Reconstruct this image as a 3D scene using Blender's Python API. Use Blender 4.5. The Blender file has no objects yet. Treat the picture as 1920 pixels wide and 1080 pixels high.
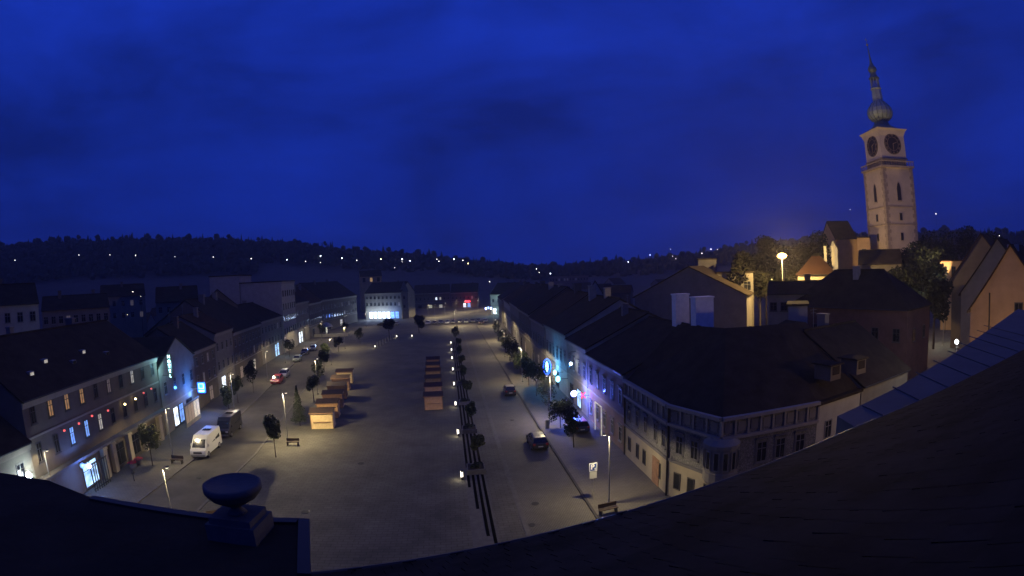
import bpy, math, random
from mathutils import Vector, Matrix
R = math.radians
sc = bpy.context.scene
col = sc.collection
rnd = random.Random(7)
H = 19.0                                   # height of the camera over the square
# ------------------------------------------------------------------ camera
F = 0.9868 * 1000 / 1920 * 36.0            # equidistant wide lens: r = F * theta (mm on a 36 mm sensor)
cd = bpy.data.cameras.new('camera'); cam = bpy.data.objects.new('camera', cd); col.objects.link(cam)
cd.type = 'PANO'
cd.panorama_type = 'FISHEYE_LENS_POLYNOMIAL'
cd.sensor_fit = 'HORIZONTAL'; cd.sensor_width = 36.0; cd.sensor_height = 20.25
cd.fisheye_fov = R(200)
cd.fisheye_polynomial_k0 = 0.0; cd.fisheye_polynomial_k1 = -1.0 / F
cd.fisheye_polynomial_k2 = 0.0; cd.fisheye_polynomial_k3 = 0.0; cd.fisheye_polynomial_k4 = 0.0
cd.clip_start = 0.05; cd.clip_end = 5000
CM = Matrix(((0.99153, 0.04151, -0.12304), (-0.12405, 0.02274, -0.99202), (-0.03838, 0.99888, 0.0277)))
cam.matrix_world = Matrix.Translation((0, 0, H)) @ CM.to_4x4()
sc.camera = cam
# ------------------------------------------------------------------ sky and exposure
w = bpy.data.worlds.new('World'); sc.world = w; w.use_nodes = True
nt = w.node_tree; nt.nodes.clear(); L = nt.links.new
tc = nt.nodes.new('ShaderNodeTexCoord')
mp = nt.nodes.new('ShaderNodeMapping'); mp.inputs['Scale'].default_value = (1.0, 1.0, 2.8)
nz = nt.nodes.new('ShaderNodeTexNoise'); nz.inputs['Scale'].default_value = 1.7; nz.inputs['Detail'].default_value = 8; nz.inputs['Roughness'].default_value = .6; nz.inputs['Distortion'].default_value = .4
mp.inputs['Location'].default_value = (1.7, .4, 2.2)
cr = nt.nodes.new('ShaderNodeValToRGB')
cr.color_ramp.elements[0].position = .33; cr.color_ramp.elements[0].color = (.0030, .0140, .180, 1)
cr.color_ramp.elements[1].position = .68; cr.color_ramp.elements[1].color = (.0065, .0310, .410, 1)
sky = nt.nodes.new('ShaderNodeTexSky'); sky.sky_type = 'NISHITA'; sky.sun_disc = False
sky.sun_elevation = R(-4); sky.sun_rotation = R(200)
bg = nt.nodes.new('ShaderNodeBackground'); bg.inputs['Strength'].default_value = 1.0
bs = nt.nodes.new('ShaderNodeBackground'); bs.inputs['Strength'].default_value = 0.05
ad = nt.nodes.new('ShaderNodeAddShader'); out = nt.nodes.new('ShaderNodeOutputWorld')
L(tc.outputs['Generated'], mp.inputs['Vector']); L(mp.outputs[0], nz.inputs['Vector'])
sx_ = nt.nodes.new('ShaderNodeSeparateXYZ'); L(tc.outputs['Generated'], sx_.inputs[0])
gr = nt.nodes.new('ShaderNodeValToRGB'); gr.color_ramp.elements[0].position = 0.0; gr.color_ramp.elements[0].color = (.42, .58, .62, 1)
gr.color_ramp.elements[1].position = .42; gr.color_ramp.elements[1].color = (1.04, 1.04, 1.04, 1)
gm = nt.nodes.new('ShaderNodeMixRGB'); gm.blend_type = 'MULTIPLY'; gm.inputs['Fac'].default_value = 1
L(sx_.outputs['Z'], gr.inputs['Fac']); L(nz.outputs['Fac'], cr.inputs['Fac']); L(cr.outputs[0], gm.inputs['Color1']); L(gr.outputs[0], gm.inputs['Color2']); L(gm.outputs[0], bg.inputs['Color']); L(sky.outputs[0], bs.inputs['Color'])
L(bg.outputs[0], ad.inputs[0]); L(bs.outputs[0], ad.inputs[1]); L(ad.outputs[0], out.inputs['Surface'])
sc.view_settings.view_transform = 'Standard'; sc.view_settings.look = 'None'
sc.view_settings.exposure = 0; sc.view_settings.gamma = 1
sc.render.engine = 'CYCLES'
sc.cycles.use_denoising = True; sc.cycles.max_bounces = 4; sc.cycles.diffuse_bounces = 2; sc.cycles.glossy_bounces = 2
sc.cycles.sample_clamp_indirect = 3.0; sc.cycles.volume_bounces = 0
HAZE = .00036
LAMP_W = 2350.0; WARM = (1.0, .80, .47)
sd = bpy.data.lights.new('fill_sun', 'SUN'); sd.energy = .10; sd.angle = R(120); sd.color = (1.0, .93, .84)   # soft neutral fill, added in place of scattered lamp light
so = bpy.data.objects.new('fill_sun', sd); col.objects.link(so); so.rotation_euler = (R(28), 0, R(200))

# ------------------------------------------------------------------ pixel -> real place (survey helpers)
def ray(px, py):
    x, y = px - 960, py - 540; r = math.hypot(x, y); th = r / 986.8
    return CM @ Vector((x / r * math.sin(th), -y / r * math.sin(th), -math.cos(th)))
def on(px, py, z=0.0):
    v = ray(px, py); t = (z - H) / v.z; return Vector((v.x * t, v.y * t, z))
def far(px, py, d):
    v = ray(px, py); t = d / math.hypot(v.x, v.y); return Vector((v.x * t, v.y * t, H + v.z * t))
# ------------------------------------------------------------------ materials
M = {}
def mat(name, c, rough=.85, var=.25, scale=3.0, bump=.0, metal=0.0, spec=.3, alpha=None, scale2=None):
    m = bpy.data.materials.new(name); m.use_nodes = True; n = m.node_tree; b = n.nodes['Principled BSDF']
    t = n.nodes.new('ShaderNodeTexCoord'); a = n.nodes.new('ShaderNodeTexNoise')
    a.inputs['Scale'].default_value = scale; a.inputs['Detail'].default_value = 6; a.inputs['Roughness'].default_value = .65
    n.links.new(t.outputs['Object'], a.inputs['Vector'])
    mx = n.nodes.new('ShaderNodeMixRGB'); mx.inputs['Color1'].default_value = (*[k * (1 - var) for k in c], 1)
    mx.inputs['Color2'].default_value = (*[min(1, k * (1 + var)) for k in c], 1)
    rp = n.nodes.new('ShaderNodeValToRGB'); rp.color_ramp.elements[0].position = .32; rp.color_ramp.elements[1].position = .68
    n.links.new(a.outputs['Fac'], rp.inputs['Fac']); n.links.new(rp.outputs[0], mx.inputs['Fac'])
    n.links.new(mx.outputs[0], b.inputs['Base Color'])
    b.inputs['Roughness'].default_value = rough; b.inputs['Metallic'].default_value = metal
    b.inputs['Specular IOR Level'].default_value = spec
    if bump:
        a2 = n.nodes.new('ShaderNodeTexNoise'); a2.inputs['Scale'].default_value = scale2 or scale * 6; a2.inputs['Detail'].default_value = 3
        n.links.new(t.outputs['Object'], a2.inputs['Vector'])
        bp = n.nodes.new('ShaderNodeBump'); bp.inputs['Strength'].default_value = bump; bp.inputs['Distance'].default_value = .05
        n.links.new(a2.outputs['Fac'], bp.inputs['Height']); n.links.new(bp.outputs[0], b.inputs['Normal'])
    M[name] = m; return m
def emat(name, c, s, var=0.0, scale=2.0):
    m = bpy.data.materials.new(name); m.use_nodes = True; n = m.node_tree; b = n.nodes['Principled BSDF']
    b.inputs['Base Color'].default_value = (*[k * .6 for k in c], 1); b.inputs['Roughness'].default_value = .4
    b.inputs['Emission Color'].default_value = (*c, 1); b.inputs['Emission Strength'].default_value = s
    if var:
        t = n.nodes.new('ShaderNodeTexCoord'); a = n.nodes.new('ShaderNodeTexNoise'); a.inputs['Scale'].default_value = scale
        n.links.new(t.outputs['Object'], a.inputs['Vector'])
        mr = n.nodes.new('ShaderNodeMapRange'); mr.inputs['From Min'].default_value = .35; mr.inputs['From Max'].default_value = .65
        mr.inputs['To Min'].default_value = s * (1 - var); mr.inputs['To Max'].default_value = s * (1 + var)
        n.links.new(a.outputs['Fac'], mr.inputs['Value']); n.links.new(mr.outputs[0], b.inputs['Emission Strength'])
    M[name] = m; return m
def brickmat(name, c1, c2, cm, sx, sy, rough=.85, mort=.02, bump=.3, rot=0, var=.3):
    m = bpy.data.materials.new(name); m.use_nodes = True; n = m.node_tree; b = n.nodes['Principled BSDF']
    t = n.nodes.new('ShaderNodeTexCoord'); k = n.nodes.new('ShaderNodeTexBrick'); mpn = n.nodes.new('ShaderNodeMapping')
    mpn.inputs['Rotation'].default_value = (0, 0, rot)
    k.inputs['Color1'].default_value = (*c1, 1); k.inputs['Color2'].default_value = (*c2, 1); k.inputs['Mortar'].default_value = (*cm, 1)
    k.inputs['Scale'].default_value = 1; k.inputs['Brick Width'].default_value = sx; k.inputs['Row Height'].default_value = sy
    k.inputs['Mortar Size'].default_value = mort; k.inputs['Bias'].default_value = 0
    n.links.new(t.outputs['Object'], mpn.inputs['Vector']); n.links.new(mpn.outputs[0], k.inputs['Vector'])
    a = n.nodes.new('ShaderNodeTexNoise'); a.inputs['Scale'].default_value = .22; a.inputs['Detail'].default_value = 7; a.inputs['Roughness'].default_value = .7
    n.links.new(t.outputs['Object'], a.inputs['Vector'])
    mr = n.nodes.new('ShaderNodeMapRange'); mr.inputs['From Min'].default_value = .3; mr.inputs['From Max'].default_value = .7
    mr.inputs['To Min'].default_value = 1 - var; mr.inputs['To Max'].default_value = 1 + var
    n.links.new(a.outputs['Fac'], mr.inputs['Value'])
    mu = n.nodes.new('ShaderNodeVectorMath'); mu.operation = 'SCALE'
    n.links.new(k.outputs['Color'], mu.inputs[0]); n.links.new(mr.outputs[0], mu.inputs['Scale'])
    n.links.new(mu.outputs[0], b.inputs['Base Color'])
    b.inputs['Roughness'].default_value = rough; b.inputs['Specular IOR Level'].default_value = .25
    bp = n.nodes.new('ShaderNodeBump'); bp.inputs['Strength'].default_value = bump; bp.inputs['Distance'].default_value = .02; bp.invert = True
    n.links.new(k.outputs['Fac'], bp.inputs['Height']); n.links.new(bp.outputs[0], b.inputs['Normal'])
    M[name] = m; return m
brickmat('square_paving', (.098, .091, .066), (.082, .076, .055), (.052, .048, .035), .8, .4, var=.34, mort=.025)
brickmat('pavement_stone', (.112, .103, .078), (.096, .088, .066), (.065, .058, .046), .5, .25, var=.22)
brickmat('cobble', (.120, .112, .086), (.100, .094, .072), (.062, .057, .045), .2, .2, var=.26, mort=.03)
mat('asphalt', (.068, .062, .048), .9, .28, .35, .2, scale2=30)
mat('kerb', (.095, .088, .072), .85, .2, 2)
mat('channel', (.006, .006, .005), 1.0, .3, 1.5, spec=.0)
mat('kerb_dark', (.035, .032, .026), .9, .2, 2)
mat('hillside', (.02, .026, .018), 1, .5, .03)
mat('town_ground', (.06, .054, .043), .95, .3, .1)
mat('roof_tile', (.024, .022, .018), .92, .45, 1.4, spec=.04)
mat('roof_dark', (.040, .031, .020), .92, .3, .6, .4, scale2=8, spec=.04)
mat('roof_brown', (.058, .034, .018), .92, .3, .6, .4, scale2=8, spec=.04)
mat('roof_red', (.036, .018, .011), .92, .3, .6, .4, scale2=8, spec=.04)
mat('roof_metal', (.085, .088, .078), .8, .18, .5, .1)
mat('plaster_grey', (0.192, 0.176, 0.136), .9, .14, .7)
mat('plaster_white', (0.334, 0.317, 0.246), .9, .12, .7)
mat('plaster_cream', (0.324, 0.279, 0.18), .9, .14, .7)
mat('plaster_pink', (0.192, 0.132, 0.1), .9, .14, .7)
mat('plaster_brown', (0.12, 0.1, 0.072), .9, .16, .7)
mat('plaster_dark', (.12, .115, .11), .9, .2, .7)
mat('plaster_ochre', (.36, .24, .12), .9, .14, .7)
mat('plaster_red', (.11, .062, .048), .9, .2, .7)
mat('chimney_white', (.72, .70, .62), .9, .1, 2)
mat('trim', (.25, .23, .18), .8, .1, 2)
mat('frame_white', (.19, .18, .15), .6, .1, 2)
mat('frame_dark', (.05, .045, .04), .6, .2, 2)
mat('glass', (.012, .014, .018), .12, .2, 2, spec=.5)
mat('metal_grey', (.20, .20, .19), .45, .1, 3, metal=.3)
mat('metal_dark', (.028, .026, .022), .5, .2, 3)
mat('bark', (.045, .035, .027), .95, .3, 6)
mat('leaf', (.036, .048, .022), .85, .5, 2.5, spec=.2)
mat('leaf_olive', (.075, .080, .028), .85, .5, 2.5, spec=.2)
mat('leaf_hill', (.013, .013, .007), .9, .5, 2.5, spec=.1)
mat('leaf_dark', (.022, .030, .018), .9, .5, 2.5, spec=.2)
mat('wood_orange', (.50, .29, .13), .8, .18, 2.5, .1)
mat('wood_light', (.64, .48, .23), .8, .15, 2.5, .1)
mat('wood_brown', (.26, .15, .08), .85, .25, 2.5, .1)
mat('felt_brown', (.055, .036, .024), .9, .2, 1.5)
mat('felt_red', (.055, .022, .014), .9, .2, 1.5)
mat('planter_stone', (.10, .095, .09), .85, .2, 2)
mat('soil', (.03, .024, .018), 1, .3, 5)
mat('tyre', (.018, .018, .018), .8, .1, 5)
mat('rim', (.25, .25, .26), .35, .1, 5, metal=.7)
mat('car_white', (.42, .42, .38), .35, .05, 1, spec=.5)
mat('car_red', (.33, .018, .022), .35, .05, 1, spec=.5)
mat('car_silver', (.25, .26, .26), .35, .06, 1, metal=.3, spec=.5)
mat('car_green', (.17, .19, .15), .35, .06, 1, metal=.2, spec=.5)
mat('car_black', (.018, .018, .02), .3, .1, 1, spec=.5)
mat('car_blue', (.02, .028, .06), .3, .1, 1, spec=.5)
mat('lamp_glass', (.6, .6, .58), .2, .05, 1, spec=.5)
mat('tail_red', (.25, .01, .01), .3, .05, 1, spec=.5)
mat('plate_white', (.5, .5, .48), .5, .05, 1)
mat('sign_blue', (.02, .05, .22), .5, .05, 1)
mat('sign_white', (.75, .75, .73), .5, .05, 1)
mat('sign_grey', (.34, .35, .33), .6, .1, 1)
mat('stone_pale', (.26, .25, .20), .85, .15, 3, .2)
mat('urn_stone', (.075, .078, .075), .8, .15, 3, .2)
mat('tower_stone', (.52, .42, .27), .9, .12, .3, .15)
mat('tower_upper', (.52, .44, .32), .9, .1, .3, .1)
mat('quoin', (.34, .27, .18), .9, .2, 1)
mat('gallery_stone', (.20, .16, .125), .9, .2, 1)
mat('copper', (.34, .40, .34), .6, .25, .9, metal=.2)
mat('copper_dark', (.17, .215, .18), .6, .25, .9, metal=.2)
mat('gold', (.55, .38, .12), .4, .1, 2, metal=.6)
mat('clock_black', (.02, .018, .018), .6, .1, 2)
mat('clock_gold', (.36, .26, .14), .5, .1, 2)
mat('awning_red', (.5, .06, .08), .7, .1, 2)
mat('flower', (.5, .05, .07), .8, .3, 9)
emat('lens', (1.0, .86, .62), 2.5)
emat('bollard_glow', (1.0, .90, .72), 5.0)
emat('bulb_cold', (.85, .95, 1.0), 30)
emat('bulb_warm', (1.0, .60, .20), 2.3)
emat('bulb_far', (1.0, .88, .78), 8)
emat('bulb_far_blue', (.80, .88, 1.0), 14)
emat('bulb_far_gold', (1.0, .72, .28), 14)
emat('win_warm', (1.0, .60, .24), .33, .55, 3)
emat('win_orange', (1.0, .55, .20), .22, .6, 3)
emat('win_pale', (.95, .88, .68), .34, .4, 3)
emat('win_dim', (.75, .62, .48), .06, .5, 3)
emat('win_blue', (.25, .48, 1.0), .75, .4, 2)
emat('shop_blue', (.45, .70, 1.0), 1.1, .7, 1.2)
emat('shop_white', (.80, .88, 1.0), 1.6, .7, 1.2)
emat('sign_cyan', (.35, .90, 1.0), 3.2)
emat('sign_hotel', (.62, 1.0, 1.0), 3.2)
emat('sign_deepblue', (.02, .12, 1.0), 2.6)
emat('sign_violet', (.45, .52, 1.0), 5.0)
emat('sign_red', (1.0, .05, .09), 2.2)
emat('led_red', (1.0, .12, .10), 1.4)

# ------------------------------------------------------------------ mesh helper
class MB:
    def __init__(s): s.v = []; s.f = []; s.seg = []
    def add(s, vs, fs):
        s.seg.append((len(s.v), len(s.f))); o = len(s.v); s.v += [tuple(v) for v in vs]; s.f += [tuple(o + i for i in f) for f in fs]; return s
    def box(s, x0, x1, y0, y1, z0, z1):
        return s.add([(x0,y0,z0),(x1,y0,z0),(x1,y1,z0),(x0,y1,z0),(x0,y0,z1),(x1,y0,z1),(x1,y1,z1),(x0,y1,z1)],
                     [(3,2,1,0),(4,5,6,7),(0,1,5,4),(1,2,6,5),(2,3,7,6),(3,0,4,7)])
    def ext(s, poly, z0, z1, cap=True):
        n = len(poly); vs = [(p[0], p[1], z0) for p in poly] + [(p[0], p[1], z1) for p in poly]
        fs = [(i, (i+1) % n, n + (i+1) % n, n + i) for i in range(n)]
        if cap: fs += [tuple(range(n))[::-1], tuple(range(n, 2*n))]
        return s.add(vs, fs)
    def extx(s, poly, x0, x1):            # poly in (y,z) extruded along x
        n = len(poly); vs = [(x0, p[0], p[1]) for p in poly] + [(x1, p[0], p[1]) for p in poly]
        return s.add(vs, [(i, (i+1) % n, n + (i+1) % n, n + i)[::-1] for i in range(n)] + [tuple(range(n)), tuple(range(n, 2*n))[::-1]])
    def lathe(s, prof, n=12, cx=0, cy=0, sx=1.0, sy=1.0, ph=0.0):
        o = []
        for r, z in prof:
            o += [(cx + r*sx*math.cos(2*math.pi*k/n+ph), cy + r*sy*math.sin(2*math.pi*k/n+ph), z) for k in range(n)]
        fs = []
        for j in range(len(prof)-1):
            for k in range(n): fs.append((j*n+k, j*n+(k+1) % n, (j+1)*n+(k+1) % n, (j+1)*n+k))
        fs += [tuple(range(n))[::-1], tuple(range((len(prof)-1)*n, len(prof)*n))]
        return s.add(o, fs)
    def tube(s, a, b, r0, r1=None, n=8):
        a = Vector(a); b = Vector(b); r1 = r0 if r1 is None else r1; d = (b-a).normalized()
        u = d.orthogonal().normalized(); v = d.cross(u); o = []
        for p, r in ((a, r0), (b, r1)):
            o += [p + (u*math.cos(2*math.pi*k/n) + v*math.sin(2*math.pi*k/n))*r for k in range(n)]
        return s.add(o, [(k, (k+1) % n, n+(k+1) % n, n+k) for k in range(n)] + [tuple(range(n))[::-1], tuple(range(n, 2*n))])
    def mesh(s, name):
        m = bpy.data.meshes.new(name); m.from_pydata(s.v, [], s.f); m.update(); return m
    def build(s, name, mt, parent=None, smooth=False):
        if name in ('bracket', 'frame', 'side_rail', 'trim_ring') and len(s.seg) > 1:      # separate pieces become separate parts
            o = None; sg = s.seg + [(len(s.v), len(s.f))]
            for (v0, f0), (v1, f1) in zip(sg, sg[1:]):
                q = MB(); q.add(s.v[v0:v1], [tuple(i-v0 for i in f) for f in s.f[f0:f1]]); o = q.build(name, mt, parent, smooth)
            return o
        m = s.mesh(name); m.materials.append(M[mt])
        if smooth: m.shade_smooth()
        return put(name, m, parent)
def put(name, m, parent=None, loc=None, rot=None):
    o = bpy.data.objects.new(name, m); col.objects.link(o)
    if parent: o.parent = parent
    if loc: o.location = loc
    if rot is not None: o.rotation_euler = rot if hasattr(rot, '__len__') else (0, 0, rot)
    return o
def tag(o, label=None, cat=None, group=None, kind=None):
    for k, v in (('label', label), ('category', cat), ('group', group), ('kind', kind)):
        if v: o[k] = v
    return o
def empty(name, loc, rz, label, cat, group=None):
    o = bpy.data.objects.new(name, None); col.objects.link(o); o.location = loc; o.rotation_euler = (0, 0, rz)
    return tag(o, label, cat, group)
def light(parent, loc, power, color, r=.12, name='light', kind='POINT', rot=None, spot=None):
    ld = bpy.data.lights.new(name, kind); ld.energy = power; ld.color = color; ld.shadow_soft_size = r
    if kind == 'SPOT': ld.spot_size = spot or R(60); ld.spot_blend = .22
    o = bpy.data.objects.new(name, ld); col.objects.link(o); o.parent = parent; o.location = loc
    if rot: o.rotation_euler = rot
    return o
def text(name, s, size, mt, parent, loc, rot, depth=.02, w=None):
    c = bpy.data.curves.new(name, 'FONT'); c.body = s; c.size = size; c.extrude = depth; c.align_x = 'CENTER'; c.align_y = 'CENTER'
    c.resolution_u = 3
    if w: c.offset = w
    t = bpy.data.objects.new('tmp', c); col.objects.link(t); bpy.context.view_layer.update()
    m = bpy.data.meshes.new_from_object(t.evaluated_get(bpy.context.evaluated_depsgraph_get()))
    bpy.data.objects.remove(t); m.name = name; m.materials.clear(); m.materials.append(M[mt])
    return put(name, m, parent, loc, rot)
def sstep(a, b, x):
    t = max(0, min(1, (x-a)/(b-a))); return t*t*(3-2*t)

ONES = ['', 'first', 'second', 'third', 'fourth', 'fifth', 'sixth', 'seventh', 'eighth', 'ninth', 'tenth', 'eleventh', 'twelfth', 'thirteenth', 'fourteenth', 'fifteenth', 'sixteenth', 'seventeenth', 'eighteenth', 'nineteenth']
def ordw(n):
    if n < 20: return ONES[n]
    t = {2: ('twentieth', 'twenty'), 3: ('thirtieth', 'thirty'), 4: ('fortieth', 'forty')}[n//10]
    return t[0] if n % 10 == 0 else t[1] + '-' + ONES[n % 10]
# ------------------------------------------------------------------ terrain
SKY = [(-500, 480), (-200, 470), (0, 462), (150, 450), (300, 448), (450, 448), (590, 458), (640, 467), (700, 470), (800, 476), (850, 483), (1000, 497), (1060, 496), (1120, 489),
       (1200, 487), (1270, 478), (1340, 468), (1450, 452), (1560, 440), (1760, 432), (1919, 436), (2300, 450)]
SK = []
for px, py in SKY:
    v = ray(px, py); SK.append((math.atan2(v.x, v.y), v.z / math.hypot(v.x, v.y)))
SK.sort()
def skyel(az):
    if az <= SK[0][0]: return SK[0][1]
    for (a0, e0), (a1, e1) in zip(SK, SK[1:]):
        if az <= a1: return e0 + (e1-e0)*(az-a0)/(a1-a0)
    return SK[-1][1]
TREE_H = 9.0
def ground(x, y):
    d = math.hypot(x, y); az = math.atan2(x, y)
    back = sstep(1.6, 2.4, abs(az))
    top = (H + skyel(az)*600 - TREE_H) * (1-back) + 25*back
    near = 5.0*sstep(32, 50, x)*(1-sstep(200, 300, d)) 
    z = near + (top)*sstep(270, 610, d) if d > 270 else near
    if d > 620: z = top + (d-620)*0.0
    return z
na, rings = 200, [0, 30, 60, 90, 120, 150, 180, 220, 260, 300, 340, 380, 420, 460, 500, 540, 580, 620, 700, 900, 1400, 2500]
rings[0] = .5
g = MB()
vs, fs = [], []
for j, r in enumerate(rings):
    for k in range(na):
        a = 2*math.pi*k/na; x, y = r*math.sin(a), r*math.cos(a)
        vs.append((x, y, ground(x, y) - .03 - (.0 if r < 700 else (r-700)*.02)))
for j in range(len(rings)-1):
    for k in range(na): fs.append((j*na+k, (j+1)*na+k, (j+1)*na+(k+1) % na, j*na+(k+1) % na))
fs.append(tuple(range(na)))
g.add(vs, fs); tag(g.build('ground', 'town_ground', smooth=True), kind='structure')

# road network of the square
def LI(y):   # inner kerb of the left road
    return -23.0 if y < 55 else -23.0 - (y-55)*.10
def LO(y):   # outer kerb of the left road
    return -29.6 if y < 55 else -29.6 - (y-55)*.115
YS = [-10, 20, 55, 80, 110, 140, 170, 196]
def ribbon(name, fl, fr, z, mt, h=None, ys=YS):
    m = MB()
    for a, b in zip(ys, ys[1:]):
        p = [(fl(a), a), (fr(a), a), (fr(b), b), (fl(b), b)]
        if h: m.ext(p, z-h, z)
        else: m.add([(q[0], q[1], z) for q in p], [(0, 1, 2, 3)])
    return tag(m.build(name, mt), kind='structure')
ribbon('square_ground', lambda y: LI(y)+.3, lambda y: 4.6, .06, 'square_paving', .08)
ribbon('road', lambda y: 5.0, lambda y: 10.28, .004, 'cobble')
ribbon('road', lambda y: LO(y), lambda y: LI(y), .004, 'asphalt')
ribbon('pavement', lambda y: 10.5, lambda y: 18.2, .10, 'pavement_stone', .12)
ribbon('pavement', lambda y: min(-37.0, LO(y)-9.5) - 12, lambda y: LO(y)-.3, .10, 'pavement_stone', .12)
ribbon('kerb', lambda y: 10.28, lambda y: 10.5, .125, 'kerb_dark', .15)
ribbon('kerb', lambda y: 4.6, lambda y: 5.0, .085, 'kerb', .1)
ribbon('kerb', lambda y: LI(y), lambda y: LI(y)+.3, .12, 'kerb', .14)
ribbon('kerb', lambda y: LO(y)-.3, lambda y: LO(y), .12, 'kerb', .14)
m = MB(); m.add([(-50, 196, .004), (24, 196, .004), (24, 310, .004), (-50, 310, .004)], [(0, 1, 2, 3)])
tag(m.build('road', 'asphalt'), kind='structure')
m = MB(); m.add([tuple(on(a, b, 5.03)) for a, b in ((1722, 585), (1795, 585), (1822, 640), (1800, 700), (1745, 760), (1690, 760), (1690, 705))], [tuple(range(7))[::-1]])
tag(m.build('road', 'pavement_stone'), kind='structure')
# painted strip between road and lay-by on the right, dark channel bars along the row of bollard lights
m = MB(); m.box(.72, 2.62, 32.0, 150, .0, .072); tag(m.build('pavement', 'kerb'), kind='structure')
plant_y = [48.5, 62.1, 76.3, 90.3, 104.5, 118.6, 132.6]
for i, (x, y0) in enumerate(((1.0, 44.5), (1.45, 39.8), (1.9, 34.9), (2.35, 32.6))):
    y = y0; m = MB()
    for py in plant_y + [150]:
        if py-1.1 > y: m.box(x-.12, x+.12, y, py-1.1, .04, .10)
        y = py+1.1
    tag(m.build('pavement_strip', 'channel'), kind='structure')

for i, (x, y, q) in enumerate(((6.2, 40, .35), (7.5, 66, .35), (-10, 52, .4), (-4, 88, .4), (-26.5, 47, .35), (-14, 112, .4), (5.3, 36.2, .3), (-13, 40, .4))):
    zz = .064 if -23 < x < 4 else .008
    c_ = empty('drain_cover', (x, y, zz), 0, 'round iron drain cover in the paving, %s' % ('right road before the nearest black car', 'right road behind the nearest black car', 'open square right of the round tree shadow', 'middle of the square beside the red roofed huts', 'left road before the white minibus', 'far open part of the square', 'right road beside the end of the dark bars', 'bare square near the foreground roof')[i], 'drain cover', 'iron drain covers')
    m = MB(); m.lathe([(q, 0), (q, .012)], 16); m.build('rim', 'metal_dark', c_); m = MB(); m.lathe([(q*.86, .0125), (q*.86, .018)], 16); m.build('lid', 'kerb_dark', c_)
m = MB()
for k in range(11): m.add([(8.0, 37+k*5.6, .0085), (10.2, 37+k*5.6, .0085), (10.2, 37.09+k*5.6, .0085), (8.0, 37.09+k*5.6, .0085)], [(0, 1, 2, 3)])
tag(m.build('road_marking', 'kerb'), kind='structure')
# ------------------------------------------------------------------ windows (shared meshes)
WC = {}; rw = random.Random(21)
def window_mesh(w, h, kind):
    k = (round(w, 2), round(h, 2), kind)
    if k in WC: return WC[k]
    f = MB(); t = .09
    if kind != 'plain':
        f.box(0, t, -.07, 0, 0, h); f.box(w-t, w, -.07, 0, 0, h); f.box(t, w-t, -.07, 0, h-t, h); f.box(t, w-t, -.07, 0, 0, t)
        f.box(w/2-.03, w/2+.03, -.055, 0, t, h-t)
        f.box(t, w/2-.03, -.05, 0, h*.66-.03, h*.66+.03); f.box(w/2+.03, w-t, -.05, 0, h*.66-.03, h*.66+.03)
        f.box(-.08, w+.08, -.14, 0, -.09, -.003)
    if kind == 'hood': f.box(-.12, w+.12, -.2, 0, h+.22, h+.32); f.box(-.10, -.003, -.05, 0, 0, h+.2); f.box(w+.003, w+.10, -.05, 0, 0, h+.2)
    if kind == 'plain': f.box(0, t, -.06, 0, 0, h); f.box(w-t, w, -.06, 0, 0, h); f.box(t, w-t, -.06, 0, h-t, h); f.box(t, w-t, -.06, 0, 0, t)
    p = MB(); p.box(t, w-t, -.03, -.004, t, h-t)
    WC[k] = (f, p, {}, {}); return WC[k]
def window(parent, w, h, kind, fm, pm, loc, rz=0):
    f, p, fc, pc = window_mesh(w, h, kind)
    if fm not in fc: fc[fm] = f.mesh('window'); fc[fm].materials.append(M[fm])
    if pm not in pc: pc[pm] = p.mesh('pane'); pc[pm].materials.append(M[pm])
    o = put('window', fc[fm], parent, loc, rz); put('pane', pc[pm], o); return o

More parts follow.
